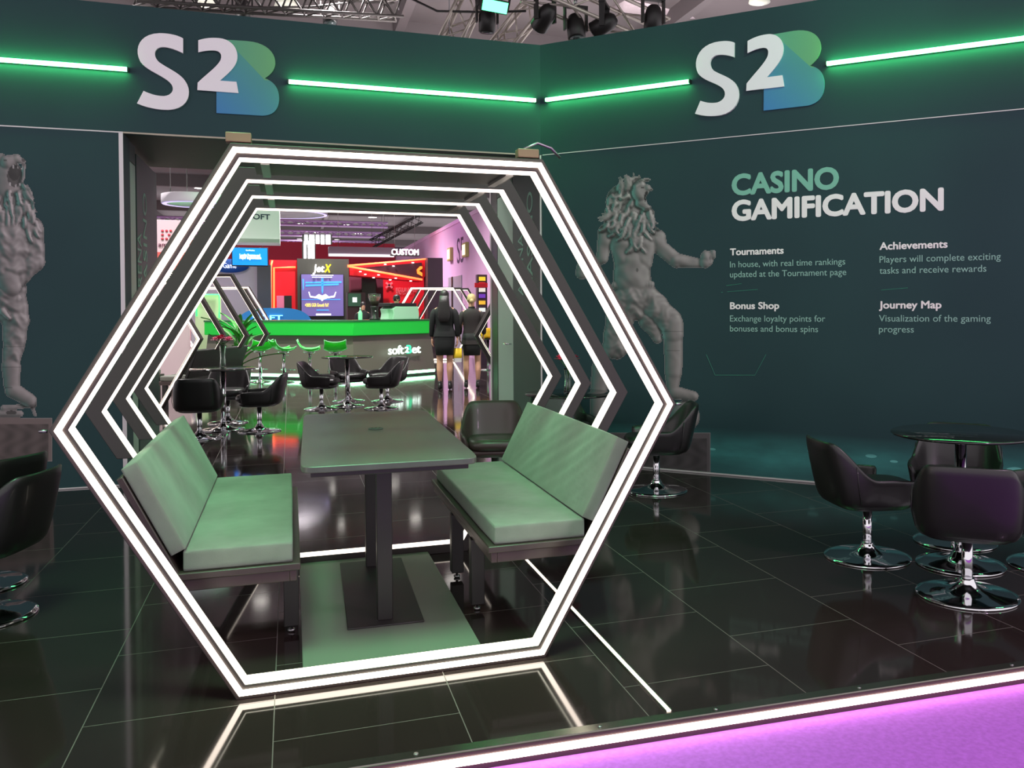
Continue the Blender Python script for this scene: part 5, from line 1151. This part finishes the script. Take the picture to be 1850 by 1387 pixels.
# horn-shaped pendant lamps
def pendant(lab, px, py, dep, r=.2):
    P = dpt(px, py, dep); t = thing('pendant_lamp', lab, 'lamp', P)
    MB().lathe([(r * .45, -.04), (r, -.02), (r * .8, .10), (r * .35, .2), (r * .2, .3)], 24).build('shade', mat('milky lamp shade', (200, 200, 186), .4, emit=.15), t)
    MB().lathe([(r * .4, -.05), (r * .01, -.055)], 16).build('bulb', lit('lamp bulb', (255, 245, 225), 3), t); MB().tube([(0, 0, .28), (0, 0, max(.3, HZ - P[2]))], .012, 6).build('rod', m_steel, t)
pendant('milky pendant lamp above the left wall logo', 372, 6, 14); pendant('milky pendant lamp between the trusses above the left wall', 518, 12, 14.5); pendant('bright pendant lamp near the top right above the right wall', 1372, 2, 13, .16)
def stage_light(lab, px, py, dep, tilt=.6, pan=0.0, m_lens=None):
    P = dpt(px, py, dep); t = thing('stage_light', lab, 'stage light', P, pan)
    hd = MB().lathe([(.075, -.16), (.10, -.15), (.10, .04), (.075, .12), (.04, .15)], 20).build('lamp_head', m_black, t); hd.rotation_euler = (tilt, 0, 0)
    ln = MB().lathe([(.085, -.165), (.01, -.168)], 18).build('lens', m_lens or mat('dark lens', (60, 70, 70), .1), hd)
    for s in (-1, 1): MB().box((s * .125, 0, .08), (.02, .06, .26)).build('yoke_arm', m_black, t)
    MB().box((0, 0, .215), (.27, .07, .03)).build('yoke_bridge', m_black, t); MB().tube([(0, 0, .22), (0, 0, .34)], .02, 8).build('clamp', m_steel, t)
    return t
stage_light('black moving head lamp hanging left above the left wall', 438, 18, 12, .3); stage_light('black moving head lamp right of the pendant lamps above the left wall', 596, 26, 12.5, -.4)
stage_light('black moving head lamp hanging just below the green flood', 880, 34, 10.5, .1); stage_light('black stage lamp tilted on the thick truss', 985, 30, 9.6, .9, .4); stage_light('black stage lamp below the thick truss, over the wall corner', 1040, 48, 9.8, -.3)
stage_light('black stage lamp at the lower end of the thick truss', 1092, 44, 9.8, 1.1, 1.0); stage_light('black stage lamp beside the cables above the right wall', 1180, 34, 9.8, .2)
P = dpt(893, 11, 10.2); t = thing('flood_lamp', 'green glowing flood lamp above the left wall near the corner', 'flood lamp', P); t.rotation_euler = (R_(25), 0, R_(12))
MB().bx(-.17, .17, -.02, .08, -.075, .075).build('housing', m_black, t, bevel=.01); MB().bx(-.155, .155, -.03, -.02, -.062, .062).build('lens', mat('green flood lens', (120, 255, 170), .4, emit=7, ecol=(70, 255, 140)), t)
for s in (-1, 1): MB().box((s * .19, .03, .08), (.012, .04, .22)).build('bracket', m_black, t)
P = dpt(50, -5, 10); t = thing('flood_lamp', 'small green flood lamp at the top left edge above the wall', 'flood lamp', P); MB().bx(-.09, .09, -.02, .08, -.06, .06).build('housing', m_black, t); MB().bx(-.08, .08, -.03, -.02, -.05, .05).build('lens', MATS['green flood lens'], t)
for lab, pts in (('black cable sagging between the lamps above the left wall', ((300, 2, 12), (420, 14, 12), (560, 12, 12.4), (640, 4, 12.5))), ('black cable looping above the wall corner', ((740, -4, 11), (790, 20, 11), (880, 22, 10.6), (950, 20, 10.4)))):
    P3 = [Vector(dpt(*p)) for p in pts]; o = MB().tube([p - P3[0] for p in P3], .014, 8).build('power_cable', m_black, None, loc=P3[0]); tag(o, lab, 'cable')
# ceiling beams and downlights
for k, yy in enumerate((13, 19, 26, 34, 43, 53, 64)):
    o = MB().bx(-26, 26, yy - .12, yy + .12, HZ - .45, HZ).build('trim_%d' % (10 + k), mat('dark ceiling beam', (92, 84, 86), .7)); struct(o)
for xx in (-7, -2.5, 1.5, 6): struct(MB().bx(xx - .08, xx + .08, 8, 71, HZ - .30, HZ).build('trim_%d' % (20 + int(xx)), mat('dark ceiling beam', (92, 84, 86), .7)))
m_dl = lit('ceiling downlight', (255, 248, 240), 7.0); dl0 = None
for yy in (15, 22, 30, 37, 42, 47, 52, 58, 64):
    for xx in (-4.5, -1.8, .8, 3.4):
        loc = (xx + (.6 if yy % 4 else -.5), yy, HZ - .02); lab = 'small round downlight on the far hall ceiling'
        if dl0 is None:
            dl0 = thing('ceiling_downlight', lab, 'downlight', loc, 0, 'hall ceiling downlights'); MB().lathe([(.26, -.08), (.28, -.05), (.28, .02)], 24).build('housing', m_steel, dl0); MB().lathe([(.22, -.085), (.01, -.088)], 20).build('diffuser', m_dl, dl0)
        else: dup(dl0, loc, 0, lab)
